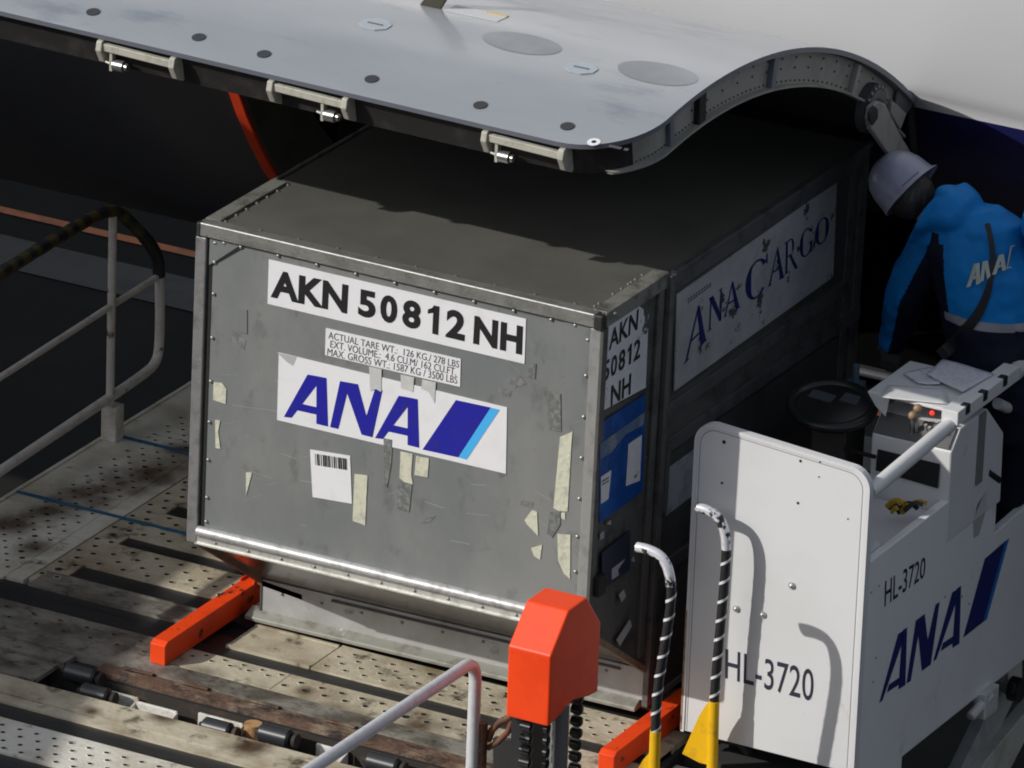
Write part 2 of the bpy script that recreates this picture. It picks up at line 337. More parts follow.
def rim(A, B):
    for a_, b_ in zip(A[:-1], A[1:]):
        mb.f.append([a_, a_+o_, b_+o_, b_]); mb.m.append(1)
rim([j for j in range(n1)], 0); rim([i*n1+NX for i in range(N1)], 0); rim([i*n1 for i in range(N1)], 0); rim([(N1-1)*n1+j for j in range(n1)], 0)
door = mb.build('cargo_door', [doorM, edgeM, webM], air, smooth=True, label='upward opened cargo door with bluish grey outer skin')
DL = parent_loc(door)
# perimeter web + inner skin
mb = MB(); ins = .035; rows = door_rows(ins, 40); R3 = DR-.02; R4 = DR-.135
outline = []
x0, x1 = xr(rows[0]+1e-6, ins)
pts = [(xr(s, ins)[0], s) for s in rows[::-1]] + [(x0+(x1-x0)*j/16, rows[0]) for j in range(1,16)] + [(xr(s, ins)[1], s) for s in rows]
n = len(pts)
mb.add([dpt(x, s, R3) for x, s in pts]+[dpt(x, s, R4) for x, s in pts], [(i, i+1, i+1+n, i+n) for i in range(n-1)], 0)
for i in range(n-1):
    if pts[i][1] < s_lip+.055: mb.m[i] = 3
inn = [[dpt(xr(s,ins)[0]+(xr(s,ins)[1]-xr(s,ins)[0])*j/6, s, R4) for j in range(7)] for s in rows]
mb.add([p for r_ in inn for p in r_], [(i*7+j, i*7+j+1, i*7+j+8, i*7+j+7) for i in range(len(rows)-1) for j in range(6)], 1)
# flange following the web foot on the right
for s0_, s1_ in zip(rows[4:-1], rows[5:]):
    xa = xr(s0_, ins)[1]; xb = xr(s1_, ins)[1]
    mb.add([dpt(xa+.028, s0_, R4-.002), dpt(xb+.028, s1_, R4-.002), dpt(xb-.001, s1_, R4-.002), dpt(xa-.001, s0_, R4-.002),
            dpt(xa+.028, s0_, R4+.006), dpt(xb+.028, s1_, R4+.006), dpt(xb-.001, s1_, R4+.006), dpt(xa-.001, s0_, R4+.006)], [(0,1,2,3),(4,5,6,7),(0,1,5,4)], 0)
    for kk in range(2):
        sm = s0_+(s1_-s0_)*(kk+.5)/2; xm = xr(sm, ins)[1]
        mb.disc(dpt(xm+.0015, sm, R4+.016), (1,0,0), .0035, 6, 2, h=.002)
for sm in [s_lip+.2+.045*i for i in range(15)]:
    for rr in (.04, .075): mb.disc(dpt(DX1-ins+.0015, sm, DR-rr), (1,0,0), .004, 6, 2, h=.002)
mb.build('door_inner_frame', [webM, M('door_inner', (.03,.03,.03), .7), dark, M('lip_seal_dark', (.012,.011,.011), .6, c2=(.028,.024,.022), sc_=14)], door, label='inner frame and edge web of the open cargo door')
# stiffeners on the right web
for s, wd, mt, dp in ((.19,.034,edgeM,.02),(-.03,.05,dark,.022),(.47,.03,webM,.02),(.085-.2,.03,edgeM,.018)):
    mb = MB(); c0 = dpt(DX1-ins, s, DR-.024); c1 = dpt(DX1-ins, s, DR-.132); tv = (dpt(0, s+.01)-dpt(0, s)).normalized()
    mb.bar(c0+V((dp/2,0,0)), c1+V((dp/2,0,0)), V((dp,0,0)), tv*wd); mb.build('stiffener', mt, door, bevel=.003)
# lip seal tube + dark channel
mb = MB(); sL = s_lip+.02
mb.tube([dpt(x, sL+.012, DR-.11) for x in (DX0+.15, .3, DX1-.3)], .013, 10)
mb.build('lip_bar', M('lip_bar_steel', (.06,.065,.075), .35, .5), door, smooth=True)
latM = M('latch_bracket', (.4,.39,.33), .5, c2=(.3,.29,.25), sc_=30)
def latch(px0, px1, py0, flip):
    xa = at(px0, py0, y=-.3).x; xb = xa+.285; mb = MB(); sl = s_lip+.002
    for x in (xa, xb):
        pr = [dpt(x, sl-.006, DR-.022), dpt(x, sl-.012, DR-.05), dpt(x, sl-.006, DR-.1), dpt(x, sl+.01, DR-.13), dpt(x, sl+.02, DR-.12), dpt(x, sl+.016, DR-.022)]
        mb.prism(pr, (.022,0,0))
    p0 = dpt(xa+.02, sl-.002, DR-.045); p1 = dpt(xb, sl-.002, DR-.05)
    mb.bar(p0, p1, V((0,.02,0)), V((0,0,.026)))
    mb.bar(p0+V((0,.02,.0)), p1+V((0,.02,.0)), V((0,.02,0)), V((0,0,.012)))
    lt = mb.build('latch', latM, door, bevel=.003)
    xc = xa+.075 if flip else xb-.055
    mb = MB(); c = dpt(xc, sl-.004, DR-.105)
    mb.tube([c-V((.018,0,0)), c+V((.02,0,0))], .02, 14, 0); mb.tube([c+V((.024,0,0)), c+V((.034,0,0))], .013, 10, 0); mb.box(c.x-.03, c.x-.02, c.y-.012, c.y+.012, c.z-.02, c.z+.06, 1)
    mb.tube([c-V((.05,0,-.005)), c-V((.02,0,0))], .006, 8, 0)
    mb.build('latch_roller', [M('latch_steel', (.5,.5,.48), .25, .85), latM], door, smooth=True)
latch(89, 176, 50, True); latch(262, 350, 90, False); latch(479, 552, 140, True)
# skin dots, cover plates
for (px, py) in ((91,14),(198,38),(264,54),(373,78),(483,103),(571,123)):
    best = min((dpt(0, s_lip+i*.002) for i in range(500)), key=lambda P: abs((at(px,py,y=P.y)-P).z)); P = at(px,py,y=best.y); s = math.asin((P.y-DC)/DR)
    nrm = V((0, math.sin(s), math.cos(s))); mb = MB(); mb.disc(dpt(P.x, s)+nrm*.0005, nrm, .0235, 20, 0, h=.003); mb.build('pressure_port', M('port_dark', (.035,.037,.04), .5), door)
def on_door(px, py):
    best = min((dpt(0, s_lip+i*.002) for i in range(500)), key=lambda P: abs((at(px,py,y=P.y)-P).z)); P = at(px,py,y=best.y); s = math.asin((P.y-DC)/DR)
    return dpt(P.x, s), V((0, math.sin(s), math.cos(s))), s
P, nrm, s = on_door(598,138); mb = MB(); mb.disc(P, nrm, .022, 18, 0, h=.002); mb.disc(P+nrm*.002, nrm, .008, 12, 1, h=.001); mb.build('vent_ring', [white, dark], door)
mb = MB(); P, nrm, s = on_door(605,139); tv = V((0,math.cos(s),-math.sin(s)))
mb.bar(P+V((.03,0,0)), P+V((.075,0,0)), tv*.012, nrm*.002); mb.bar(P+V((.085,0,0)), P+V((.1,0,0)), tv*.012, nrm*.002); mb.build('stencil_marks', ink, door)
for (px, py, rx, ry) in ((524,42,.145,.085),(661,71,.145,.09)):  # darker grey ovals laid flat on the skin
    P, nrm, s = on_door(px, py); mb = MB(); vs = []; nn = 28
    for k in range(nn):
        a = 2*math.pi*k/nn; ss = s+ry*math.sin(a)/DR; vs.append(dpt(P.x+rx*math.cos(a)+.25*ry*math.sin(a)*-.3, ss, DR+.001))
    mb.add(vs+[dpt(P.x, s, DR+.0012)], [(k, (k+1) % nn, nn) for k in range(nn)]); mb.build('dark_oval', M('dark_oval_grey', (.17,.19,.205), .35, c2=(.23,.25,.27), sc_=2, coat=.4), door, smooth=True)
for (px, py) in ((376,24),(584,67)):
    P, nrm, s = on_door(px, py); mb = MB(); tv = V((0,math.cos(s),-math.sin(s)))
    mb.prism([P+V((.058*math.cos(a),0,0))+tv*.05*math.sin(a) for a in [2*math.pi*k/8+math.pi/8 for k in range(8)]], nrm*.003, 0)
    mb.bar(P-V((.028,0,0))+nrm*.004, P+V((.028,0,0))+nrm*.004, tv*.008, nrm*.002, 1); mb.build('latch_cover', [M('cover_grey', (.36,.4,.44), .4), M('slot_grey', (.12,.13,.14), .5)], door)
# drain mast and small placard near the top of the picture
P, nrm, s = on_door(428,6); mb = MB(); tv = V((0,math.cos(s),-math.sin(s)))
mb.prism([P-V((.03,0,0)), P+V((.05,0,0)), P+V((.14,0,.0))+nrm*.16, P+V((.08,0,0))+nrm*.16], tv*.014); mb.build('drain_mast', M('mast_black', (.04,.035,.02), .5), door, bevel=.003)
P, nrm, s = on_door(478,13); mb = MB(); tv = V((0,math.cos(s),-math.sin(s)))
mb.bar(P-V((.1,0,0))+nrm*.001, P+V((.1,0,0))+nrm*.001, tv*.08, nrm*.002, 0); mb.bar(P+V((.02,0,0))+tv*.03+nrm*.003, P+V((.1,0,0))+tv*.03+nrm*.003, tv*.012, nrm*.002, 1)
mb.build('placard', [M('placard_grey', (.55,.56,.56), .5), M('placard_yellow', (.6,.42,.1), .5)], door)
# hinge disc and arm at the right end
hx = DX1-ins
mb = MB(); H0 = at(866,107,x=hx)
mb.disc(H0, (1,0,0), .088, 28, 0, h=.035); mb.disc(H0+V((.035,0,0)), (1,0,0), .07, 28, 1, h=.008); mb.disc(H0+V((.043,0,0)), (1,0,0), .04, 20, 0, h=.006)
for k in range(18):
    a = 2*math.pi*k/18; mb.disc(H0+V((.036,.079*math.cos(a),.079*math.sin(a))), (1,0,0), .006, 6, 2, h=.006)
mb.build('hinge_disc', [M('hinge_dark', (.06,.065,.07), .5, .3), M('hinge_grey', (.12,.12,.13), .5, .3), webM], door, smooth=True)
mb = MB(); xa_ = hx+.05
pp = [at(*q, x=xa_) for q in ((864,118),(866,106),(873,100),(880,103),(893,130),(905,150),(912,162),(896,168),(880,148),(866,128))]
mb.prism(pp, (.022,0,0)); mb.build('hinge_arm', M('hinge_arm_grey', (.3,.3,.27), .5, c2=(.22,.22,.2), sc_=20), door, bevel=.005)
mb = MB(); mb.prism([at(*q, x=xa_+.03) for q in ((867,113),(872,105),(876,108),(876,118),(871,125),(868,121))], (.008,0,0)); mb.build('hinge_lug', steelD, door, bevel=.002)
mb = MB(); mb.prism([at(*q, x=hx+.02) for q in ((884,98),(899,112),(893,128),(883,112))], (.03,0,0)); mb.prism([at(*q, x=hx+.01) for q in ((896,90),(914,90),(911,104),(898,122),(893,108))], (.01,0,0), 1); mb.build('hinge_bracket', [webM, M('brk', (.1,.1,.11), .6)], door, bevel=.003)

# ------------------------------------------------------------------ cargo container
W_, H_, D_ = 1.534, 1.652, 2.0
def warp(v):
    t = max(0, (1.652-v.z)/1.14)
    return V((v.x-.013*t, v.y, v.z+(.022*t-.006)*(v.x/W_)))
box_ = thing('air_cargo_container', (.75, 1.2, 0), 'grey aluminium air cargo container with slanted lower front standing on the loader deck', 'cargo container')
def ub(mb, name, mats, parent=box_, **k): return mb.build(name, mats, parent, warp=warp, **k)
ZB = .505
mb = MB(); mb.box(.03, W_-.03, .006, .016, ZB+.01, 1.61)
for x0, x1 in ((.035,.13),(W_-.13,W_-.035)):   # corner gusset plates
    s = 1 if x0 < .5 else -1; xc = .034 if s > 0 else W_-.034
    mb.prism([(xc,.006,1.612),(xc+s*.135,.006,1.612),(xc,.006,1.50)], (0,-.004,0))
front_mb = mb
mb = MB(); mb.box(.03, .045, .004, .0065, ZB, 1.61, 0); ub(mb, 'panel_gap', dark)
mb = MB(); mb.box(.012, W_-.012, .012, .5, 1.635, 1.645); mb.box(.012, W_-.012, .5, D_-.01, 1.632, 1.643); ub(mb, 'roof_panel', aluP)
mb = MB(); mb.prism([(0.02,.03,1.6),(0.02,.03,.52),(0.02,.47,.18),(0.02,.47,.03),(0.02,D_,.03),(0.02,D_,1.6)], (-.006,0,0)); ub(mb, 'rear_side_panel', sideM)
mb = MB(); mb.box(.02, W_-.02, D_-.01, D_, .03, 1.63); ub(mb, 'aircraft_side_panel', sideM)
# top rails
mb = MB(); mb.box(.004, W_-.028, -.012, .006, 1.606, 1.6505); mb.box(.004, W_-.028, -.006, .04, 1.645, 1.652)
mb.tube([(.004,-.009,1.6495),(W_-.03,-.009,1.6495)], .0042, 8, 1)
ub(mb, 'front_top_rail', [aluR, aluB], bevel=.002)
mb = MB(); mb.box(-.004, .05, .04, .49, 1.644, 1.6535); mb.box(-.006, 0, 0, D_, 1.6, 1.65); ub(mb, 'roof_edge_strip', aluD)
mb = MB(); mb.box(W_-.055, W_+.0, .03, .47, 1.644, 1.654); mb.box(W_-.004, W_+.003, .02, .47, 1.60, 1.654); ub(mb, 'roof_edge_strip', aluD, bevel=.002)
mb = MB(); mb.box(W_-.03, W_+.004, -.014, .012, 1.598, 1.654); ub(mb, 'corner_cap', M('corner_cap_black', (.02,.02,.02), .6, bump=.2), bevel=.006)
mb = MB(); mb.box(-.012, .004, -.012, .012, 1.60, 1.652); ub(mb, 'corner_cap', MATS['corner_cap_black'], bevel=.004)
# posts
mb = MB(); mb.box(-.016, .026, -.008, .012, ZB-.03, 1.60); ub(mb, 'corner_post', M('post_grey', (.25,.25,.25), .5, .4, c2=(.17,.17,.17), sc_=14, c3=(.4,.4,.4), sc3=50, lo3=.64, hi3=.7, bump=.2), bevel=.004)
mb = MB(); mb.box(W_-.042, W_-.002, -.007, .008, ZB-.02, 1.60); ub(mb, 'corner_post', M('post_light', (.34,.34,.33), .5, .4, c2=(.26,.26,.25), sc_=12, c3=(.5,.5,.5), sc3=40, lo3=.66, hi3=.72, bump=.15), bevel=.003)
mb = MB(); mb.box(W_-.002, W_+.006, -.006, .03, ZB-.02, 1.60); ub(mb, 'side_post', sideM)
# lower front rail
mb = MB(); mb.tube([(.028,-.004,ZB+.018),(W_-.06,-.004,ZB+.018)], .019, 18, 0); mb.box(.02, W_-.05, -.006, .006, ZB-.03, ZB+.006, 1); mb.box(.02, W_-.05, -.014, -.006, ZB-.03, ZB-.025, 1)
ub(mb, 'lower_front_rail', [aluB, M('rail_flange', (.62,.62,.58), .4, .5, c2=(.45,.45,.42), sc_=20)], smooth=True)
# bolts
def bolt(mb, x, y, z, nrm, r=.0075): mb.dome((x,y,z), nrm, r, .006, 8, 1)
for z in (1.585,1.515,1.40,1.24,1.08,.93,.79,.65,.56): bolt(front_mb, .055, .0045, z, (0,-1,0))
for z in (1.55,1.42,1.27,1.12,.97,.83,.70,.58): bolt(front_mb, W_-.055, .0045, z, (0,-1,0))
for x in (.09,.155,.30,.45,.60,.75,.90,1.05,1.2,1.34,1.43): bolt(front_mb, x, .0045, 1.592, (0,-1,0))
for i in range(11): bolt(front_mb, .1+i*.13, -.0065, ZB-.012, (0,-1,0), .006)
for x in [.05+.15*i for i in range(11)]: bolt(front_mb, x, .052, 1.645, (0,0,1), .006)
for y in [.06+.07*i for i in range(7)]: bolt(front_mb, .06, y, 1.645, (0,0,1), .006)
for y in (.07,.1,.2,.26,.31,.33,.36,.41): bolt(front_mb, W_-.07, y, 1.645, (0,0,1), .005)
for x in [.1+.16*i for i in range(9)]: bolt(front_mb, x, .472, .125, (0,-1,0), .006)
ub(front_mb, 'front_panel', [alu, boltM])
mb = MB()
for (p, q) in (((214,.5),(0,0)),): pass
mb.prism([(.035,.0005,1.497),(.17,.0005,1.6),(.17,.0005,1.605),(.035,.0005,1.503)], (0,.002,0)); ub(mb, 'gusset_edge', dark)
# slanted lower panel, base skirt, foot
mb = MB(); mb.prism([(.02,.012,ZB-.02),(W_-.02,.012,ZB-.02),(W_-.02,.478,.165),(.02,.478,.165)], V((0,.006,.008))); ub(mb, 'slanted_panel', slantM)
mb = MB(); mb.bar((.008,.002,ZB-.02), (.008,.478,.158), V((.024,0,0)), V((0,.012,.016))); mb.bar((.0,.478,.15),(.18,.478,.13), V((0,.008,0)), V((0,0,.02))); ub(mb, 'slant_edge', M('slant_edge_dark', (.08,.065,.055), .6, c2=(.2,.08,.04), sc_=8))
mb = MB(); mb.bar((W_-.004,.002,ZB-.02), (W_-.004,.478,.158), V((.016,0,0)), V((0,.012,.018))); ub(mb, 'slant_edge', M('slant_edge_tan', (.22,.17,.11), .6, c2=(.1,.04,.03), sc_=9))
mb = MB(); mb.box(.018, W_-.01, .474, .49, .045, .163); ub(mb, 'base_skirt', aluL)
mb = MB(); mb.box(.3, W_-.1, .468, .474, .142, .15); ub(mb, 'skirt_seam', sideM)
mb = MB(); mb.prism([(0,.437,.012),(0,.437,.026),(0,.474,.046),(0,.5,.046),(0,.5,.012)], (W_-.02,0,0)); mb.prism([(-.03,.442,.012),(-.03,.442,.028),(-.03,.5,.046),(-.03,.5,.012)], (.029,0,0)); mb.box(-.03, W_, .5, D_, .012, .04)
ub(mb, 'foot_rail', M('foot_grey', (.33,.33,.29), .5, .3, c2=(.2,.19,.16), sc_=10, c3=(.6,.6,.6), sc3=16, lo3=.66, hi3=.7), bevel=.003)
# side: overhang part
XS = W_-.004
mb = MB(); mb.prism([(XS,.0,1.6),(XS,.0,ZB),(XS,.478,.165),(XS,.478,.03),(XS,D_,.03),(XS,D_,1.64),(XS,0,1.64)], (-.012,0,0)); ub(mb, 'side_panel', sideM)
mb = MB(); mb.box(XS, XS+.012, .39, .43, .24, 1.6); mb.box(XS, XS+.022, .455, .478, .03, 1.645); mb.box(XS+.001, XS+.006, .03, .39, 1.0, 1.004)
mb.box(XS, XS+.016, .478, .5, .04, 1.6)
ub(mb, 'side_post', M('side_post_metal', (.15,.15,.14), .55, .4, c2=(.08,.08,.08), sc_=9), bevel=.002)
mb = MB(); mb.box(XS, XS+.012, .5, D_, 1.575, 1.648); mb.box(XS, XS+.022, .49, D_, 1.635, 1.652)
mb.box(XS, XS+.01, .5, D_, 1.10, 1.15); mb.box(XS, XS+.016, .5, D_, .97, 1.02); mb.box(XS, XS+.012, .5, D_, .5, .55); mb.box(XS, XS+.012, D_-.06, D_, .04, 1.6); mb.box(XS, XS+.01, 1.86, 1.9, .04, 1.575)
mb.box(XS, XS+.02, .5, .53, .75, 1.0)
ub(mb, 'door_frame_rails', M('door_rail_metal', (.13,.13,.13), .5, .4, c2=(.07,.07,.075), sc_=8), bevel=.002)
mb = MB(); mb.box(XS-.001, XS+.004, .52, 1.85, 1.17, 1.57); mb.box(XS-.001, XS+.004, .52, 1.85, .56, .95); ub(mb, 'door_panel', M('door_panel_grey', (.07,.07,.07), .6, .2, c2=(.045,.045,.045), sc_=5))
# labels on the front
YL = .0035
def FQ(q, y=YL): return [at(a, b, y=y) for a, b in q]
def plate(name, q, mt, parent, y=YL, th=.0015, **k):
    mb = MB(); mb.prism(FQ(q, y), (0,.0015,0)); return mb.build(name, mt, parent, **k)
idl = plate('id_label', [(268.8,259.3),(526,319),(524.4,364),(267.5,303.8)], white, box_)
mb = MB(); YT = YL-.001
for s, q, off in (('AKN',[(271.5,269),(348.5,285),(347,313.8),(270.5,297)],.042),('50812',[(358.8,288.5),(466,312.5),(464.5,341.5),(357.8,315.5)],.042),('NH',[(474.5,315.5),(523,326.5),(522,355),(473,343.5)],.045)):
    put_text(mb, s, FQ(q, YT), off, 1.03)
mb.build('lettering', black, idl, recalc=False)
mb = MB()
for x in (389,417,442,468): mb.prism(FQ([(x,289.5+(x-269)*.232-.0),(x+.7,289.5+(x-269)*.232),(x-.8,332+(x-269)*.232-8),(x-1.5,332+(x-269)*.232-8)], YT), (0,.0008,0)) if 0 else None
wl = plate('weight_label', [(325.8,328),(460.7,359),(460,387),(325,355)], white, box_)
mb = MB()
for s, q in (('ACTUAL TARE WT.:  126 KG./ 278 LBS',[(328.5,331.5),(459.3,361),(458.8,367.8),(328.2,338.5)]),('EXT. VOLUME.:  4.6 CU.M/ 162 CU.FT.',[(330.5,340.3),(456.2,368.2),(455.8,375.5),(330,347.3)]),('MAX. GROSS WT.: 1587 KG / 3500 LBS',[(327.6,348),(457.6,376.5),(457.2,384),(327,355)])):
    put_text(mb, s, FQ(q, YT), .0, 1.0)
mb.build('lettering', ink, wl, recalc=False)
st = plate('airline_sticker', [(278.8,352.5),(507,407.5),(505.8,473.8),(277,420)], white, box_)
mb = MB()
def poly(q, mi=0, y=YT, f=None): mb.add([(f or (lambda a,b: at(a,b,y=y)))(a, b) for a, b in q], [tuple(range(len(q)))], mi)
def logoA(dx, dy):
    s = lambda q: [(a+dx, b+dy) for a, b in q]
    poly(s([(283.8,416.8),(307.5,374.5),(316.5,376),(316.5,385.5),(291.5,417.8)])); poly(s([(316.4,376),(326.5,378),(328,426.6),(316.3,423.8)])); poly(s([(302.5,404.0),(316.6,407.2),(316.5,414.6),(296.5,410.2)]), y=YT+.0002)
logoA(0,0); logoA(91.2,21.2)
poly([(330,427),(340,381),(348.5,382.8),(347,394),(338.3,429)]); poly([(340,381),(358,384.2),(368,422),(372.5,437.4),(361.5,434.6),(347,393)], y=YT+.0002); poly([(375,388.8),(382.6,390.5),(372.5,437.4),(365,420)], y=YT+.0004)
poly([(422.5,449.5),(455.8,400),(490.8,407.5),(458.3,457.4)]); poly([(490.8,407.5),(499.7,409.8),(466.5,459.6),(458.3,457.4)], 1)
mb.build('logo', [navy, lblue], st, recalc=False)
bl = plate('barcode_label', [(310,449.5),(350,455.8),(351.8,503.8),(312.5,497)], white, box_)
mb = MB(); random.seed(3); x = .12
while x < .92:
    wd = random.choice((.012,.02,.035)); q = FQ([(310,449.5),(350,455.8),(351.8,503.8),(312.5,497)], YT)
    mb.add([bil(q,x,.07), bil(q,x+wd,.07), bil(q,x+wd,.31), bil(q,x,.31)], [(0,1,2,3)]); x += wd+random.choice((.012,.018,.03))
mb.build('barcode', black, bl, recalc=False)
def strip(q, mt, nm='tape_strip', y=YL-.0003): plate(nm, q, mt, box_, y=y)
strip([(213.5,382.3),(222,383),(226.3,389),(225.6,404),(213,400)], cream); strip([(215,420),(220,420.5),(218,432),(220.4,449),(215.5,448)], cream)
strip([(246,472.5),(252,472.5),(246,495.5)], cream)
strip([(354.5,474),(367.4,475.5),(365,525.5),(359,523),(352.5,521)], cream)
strip([(400.5,451.5),(412.5,454),(411,474),(412.8,484.5),(404,482),(399.5,478)], cream); strip([(416,456),(428.8,458.5),(427.5,477.5),(414.5,475)], cream)
strip([(560,437),(572.5,431.5),(571,450),(567.5,511.5),(559,511),(553.3,508)], cream)
strip([(561,513),(565,512.5),(565,520),(561,518)], cream)
strip([(557.4,534),(570.3,535),(570,579),(564,574),(558,560)], cream)
strip([(532,510),(537,512),(538,536),(526.5,524),(524.5,520)], cream); strip([(531,548),(542,545),(540,560),(534,556)], cream)
strip([(400.5,374.5),(414,377.5),(413,392),(401,388)], film, y=YL-.002); strip([(422,379.5),(435.7,382.5),(434.5,403),(428.5,392),(421.5,389)], film, y=YL-.002)
strip([(369,366.5),(381.5,369.5),(381,392),(376,389),(370,391)], film, y=YL-.002)
strip([(383.5,438),(392.5,440),(391,465),(387,487),(384.5,486)], resid); strip([(398,481),(412,484.5),(409,512),(397,509)], resid)
strip([(547.5,391),(560.5,394),(561,432),(548,429)], resid); strip([(529,366),(536,364),(535,379),(527,377)], resid); strip([(238,309),(247,310),(247,334),(236,331)], M('residue_faint', (.16,.17,.165), .7)); strip([(550,512),(560,512),(560,525),(552,538),(547,534)], resid)
strip([(277,352.5),(297,357),(293,366),(287,362)], M('residue_white', (.4,.4,.4), .6), y=YL-.0004)
mb = MB()
for a, b in (((246,436.2),(250,436.6)),((471,484),(486,485)),((275,380),(300,386)),((440,395),(468,402)),((498,353),(520,372)),((450,540),(470,544)),((300,480),(322,484)),((420,300),(440,304.6)),((232,405),(300,414))):
    q = [a, b, (b[0], b[1]+.5), (a[0], a[1]+.5)]; mb = MB(); mb.add(FQ(q, YL+.002-.0005), [(0,1,2,3)]); mb.build('scratch', M('scratch_bright', (.42,.42,.4), .4, .3), box_, recalc=False)
mb = MB()
for q in ([(507,380),(520,376),(527,384),(514,388)],[(420,524),(426,518),(436,516),(430,522)],[(496,470),(508,473),(500,478)],[(346,392),(352,392),(350,404)],[(498,388),(512,391),(510,397),(499,395)],[(522,500),(534,503),(531,508),(520,505)],[(232,330),(246,340),(244,350),(230,340)]):
    mb = MB(); mb.prism(FQ(q, YL+.002-.0007), (0,.0005,0)); mb.build('smudge', M('smudge_grey', (.13,.135,.13), .7, c2=(.2,.2,.2), sc_=50, lo=.45, hi=.55), box_)
random.seed(21)
for i in range(34):
    a = random.uniform(215,575); b = random.uniform(300,560)
    lo_ = 262+(a-200)*.235; hi_ = 505+(a-200)*.225
    b = random.uniform(lo_, hi_)
    if 262 < a < 530 and (lo_-5) < b < lo_+170 and random.random() < .8: b = random.uniform(hi_-75, hi_)
    ln = random.uniform(4,26); th = random.uniform(-.5,.7) if random.random() < .75 else random.uniform(1.2,1.9)
    dx, dy = ln*math.cos(th), ln*math.sin(th); w_ = random.uniform(.25,.5)
    if a+dx > 583 or a+dx < 206 or b+dy > hi_ or b+dy < lo_: continue
    mb = MB(); mb.add(FQ([(a,b),(a+dx,b+dy),(a+dx,b+dy+w_),(a,b+w_)], YL+.0016), [(0,1,2,3)])
    mb.build('scratch', MATS['scratch_bright'] if i % 3 else MATS['smudge_grey'], box_, recalc=False)
# side labels (x plane)
XL = XS+.0045
def SQ(q, x=XL): return [at(a, b, x=x) for a, b in q]
mb = MB(); mb.prism(SQ([(600.5,412),(602.5,335),(610,324),(636.7,304),(648.7,313.3),(645.8,387.5)]), (-.003,0,0)); sl = mb.build('side_id_label', whiteW, box_)
mb = MB()
for s, q in (('AKN',[(609.8,331),(639,308.5),(637.5,329.5),(608.8,351)]),('50812',[(604,362.5),(641.2,337),(640,357.5),(603,383)]),('NH',[(611.5,386),(631.5,373),(630.5,394),(610.7,406.5)])): put_text(mb, s, SQ(q, XL+.0015), .02)
mb.build('lettering', black, sl, recalc=False)
mb = MB(); mb.prism(SQ([(599.4,424),(645.8,394),(643,491),(599.5,523.5)]), (-.003,0,0)); po = mb.build('document_pouch', pouchM, box_)
mb = MB(); mb.prism(SQ([(600,444),(645,412),(643.5,425),(626,434),(612,452),(600,460)], XL+.003), (-.001,0,0)); mb.build('pouch_flap', hazyfilm, po)
mb = MB(); mb.prism(SQ([(628.6,444),(642,435),(640,480.6),(626,486)], XL+.003), (-.001,0,0)); mb.build('paper', whiteW, po); mb = MB(); put_text(mb, 'VOID', SQ([(630.5,459),(638,453),(637.5,459),(630,465)], XL+.0045)) if 0 else None
mb = MB(); mb.prism(SQ([(601,477),(611.5,470),(608.5,499),(601,504)], XL+.003), (-.001,0,0)); mb.build('paper', whiteW, po)
mb = MB()
for dy_ in (0, 3.2): mb.prism(SQ([(602.5,481+dy_),(609,477+dy_),(609,478+dy_),(602.5,482.2+dy_)], XL+.005), (-.001,0,0))
mb.build('print_lines', ink, po)
mb = MB()
for q in ([(600.5,534),(604,531),(604,538),(600.5,540)],[(612,569),(625,559),(618,570),(619,575),(612,580)],[(619,595),(624,590),(626,596),(622,602)],[(632,561),(634,556),(635,562)],[(617,640),(630,620),(632,626),(620,646)],[(607,524),(611,520),(611,525)]):
    mb = MB(); mb.prism(SQ(q, XL), (-.003,0,0)); mb.build('paper_scrap', M('scrap_grey', (.3,.31,.33), .7), box_)
mb = MB(); mb.prism(SQ([(602,553),(630,530),(630,570),(602,590)], XL-.001), (-.002,0,0)); mb.build('dark_placard', M('placard_dark_blue', (.012,.016,.04), .5), box_)
mb = MB(); mb.box(XS, XS+.02, .02, .07, .63, .7); mb.build('latch', dark, box_)
mb = MB(); X2 = XS+.009; mb.prism([at(a,b,x=X2) for a, b in [(677,295),(837,181.6),(833.3,277),(674.6,391)]], (-.005,0,0)); cs = mb.build('cargo_sticker', M('cargo_sticker_white', (.37,.375,.385), .6, c2=(.27,.275,.285), sc_=5, lo=.4, hi=.7, c3=(.06,.06,.06), sc3=9, lo3=.6, hi3=.63, spec=.2), box_)
GL = {  # serif glyphs in a unit box, polygons of (u, v), v downwards
 'A': [[(.0,1),(.22,1),(.22,.965),(.0,.965)],[(.72,1),(1.04,1),(1.04,.965),(.72,.965)],[(.05,.98),(.47,0),(.58,.02),(.15,.98)],[(.48,0),(.60,0),(1.0,.98),(.76,.98),(.44,.12)],[(.25,.62),(.70,.62),(.72,.67),(.22,.67)]],
 'N': [[(.0,1),(.25,1),(.25,.965),(.0,.965)],[(.08,.98),(.08,.03),(.17,.03),(.17,.98)],[(-.04,.0),(.28,.0),(.9,.82),(.92,1),(.80,1),(.1,.12)],[(.82,1),(.82,.02),(.92,.02),(.92,1)],[(.72,.035),(.72,.0),(1,.0),(1,.035)]],
 'R': [[(.0,1),(.34,1),(.34,.965),(.0,.965)],[(.10,.98),(.10,.02),(.25,.02),(.25,.98)],[(.0,.0),(.5,.0),(.62,.04),(.5,.045),(.0,.04)],[(.5,.0),(.68,.06),(.76,.2),(.74,.36),(.62,.47),(.6,.36),(.62,.22),(.58,.1)],[(.22,.47),(.6,.47),(.7,.38),(.62,.5),(.5,.51),(.22,.51)],[(.38,.5),(.54,.5),(1.02,.97),(1.02,1),(.82,1)]],
}
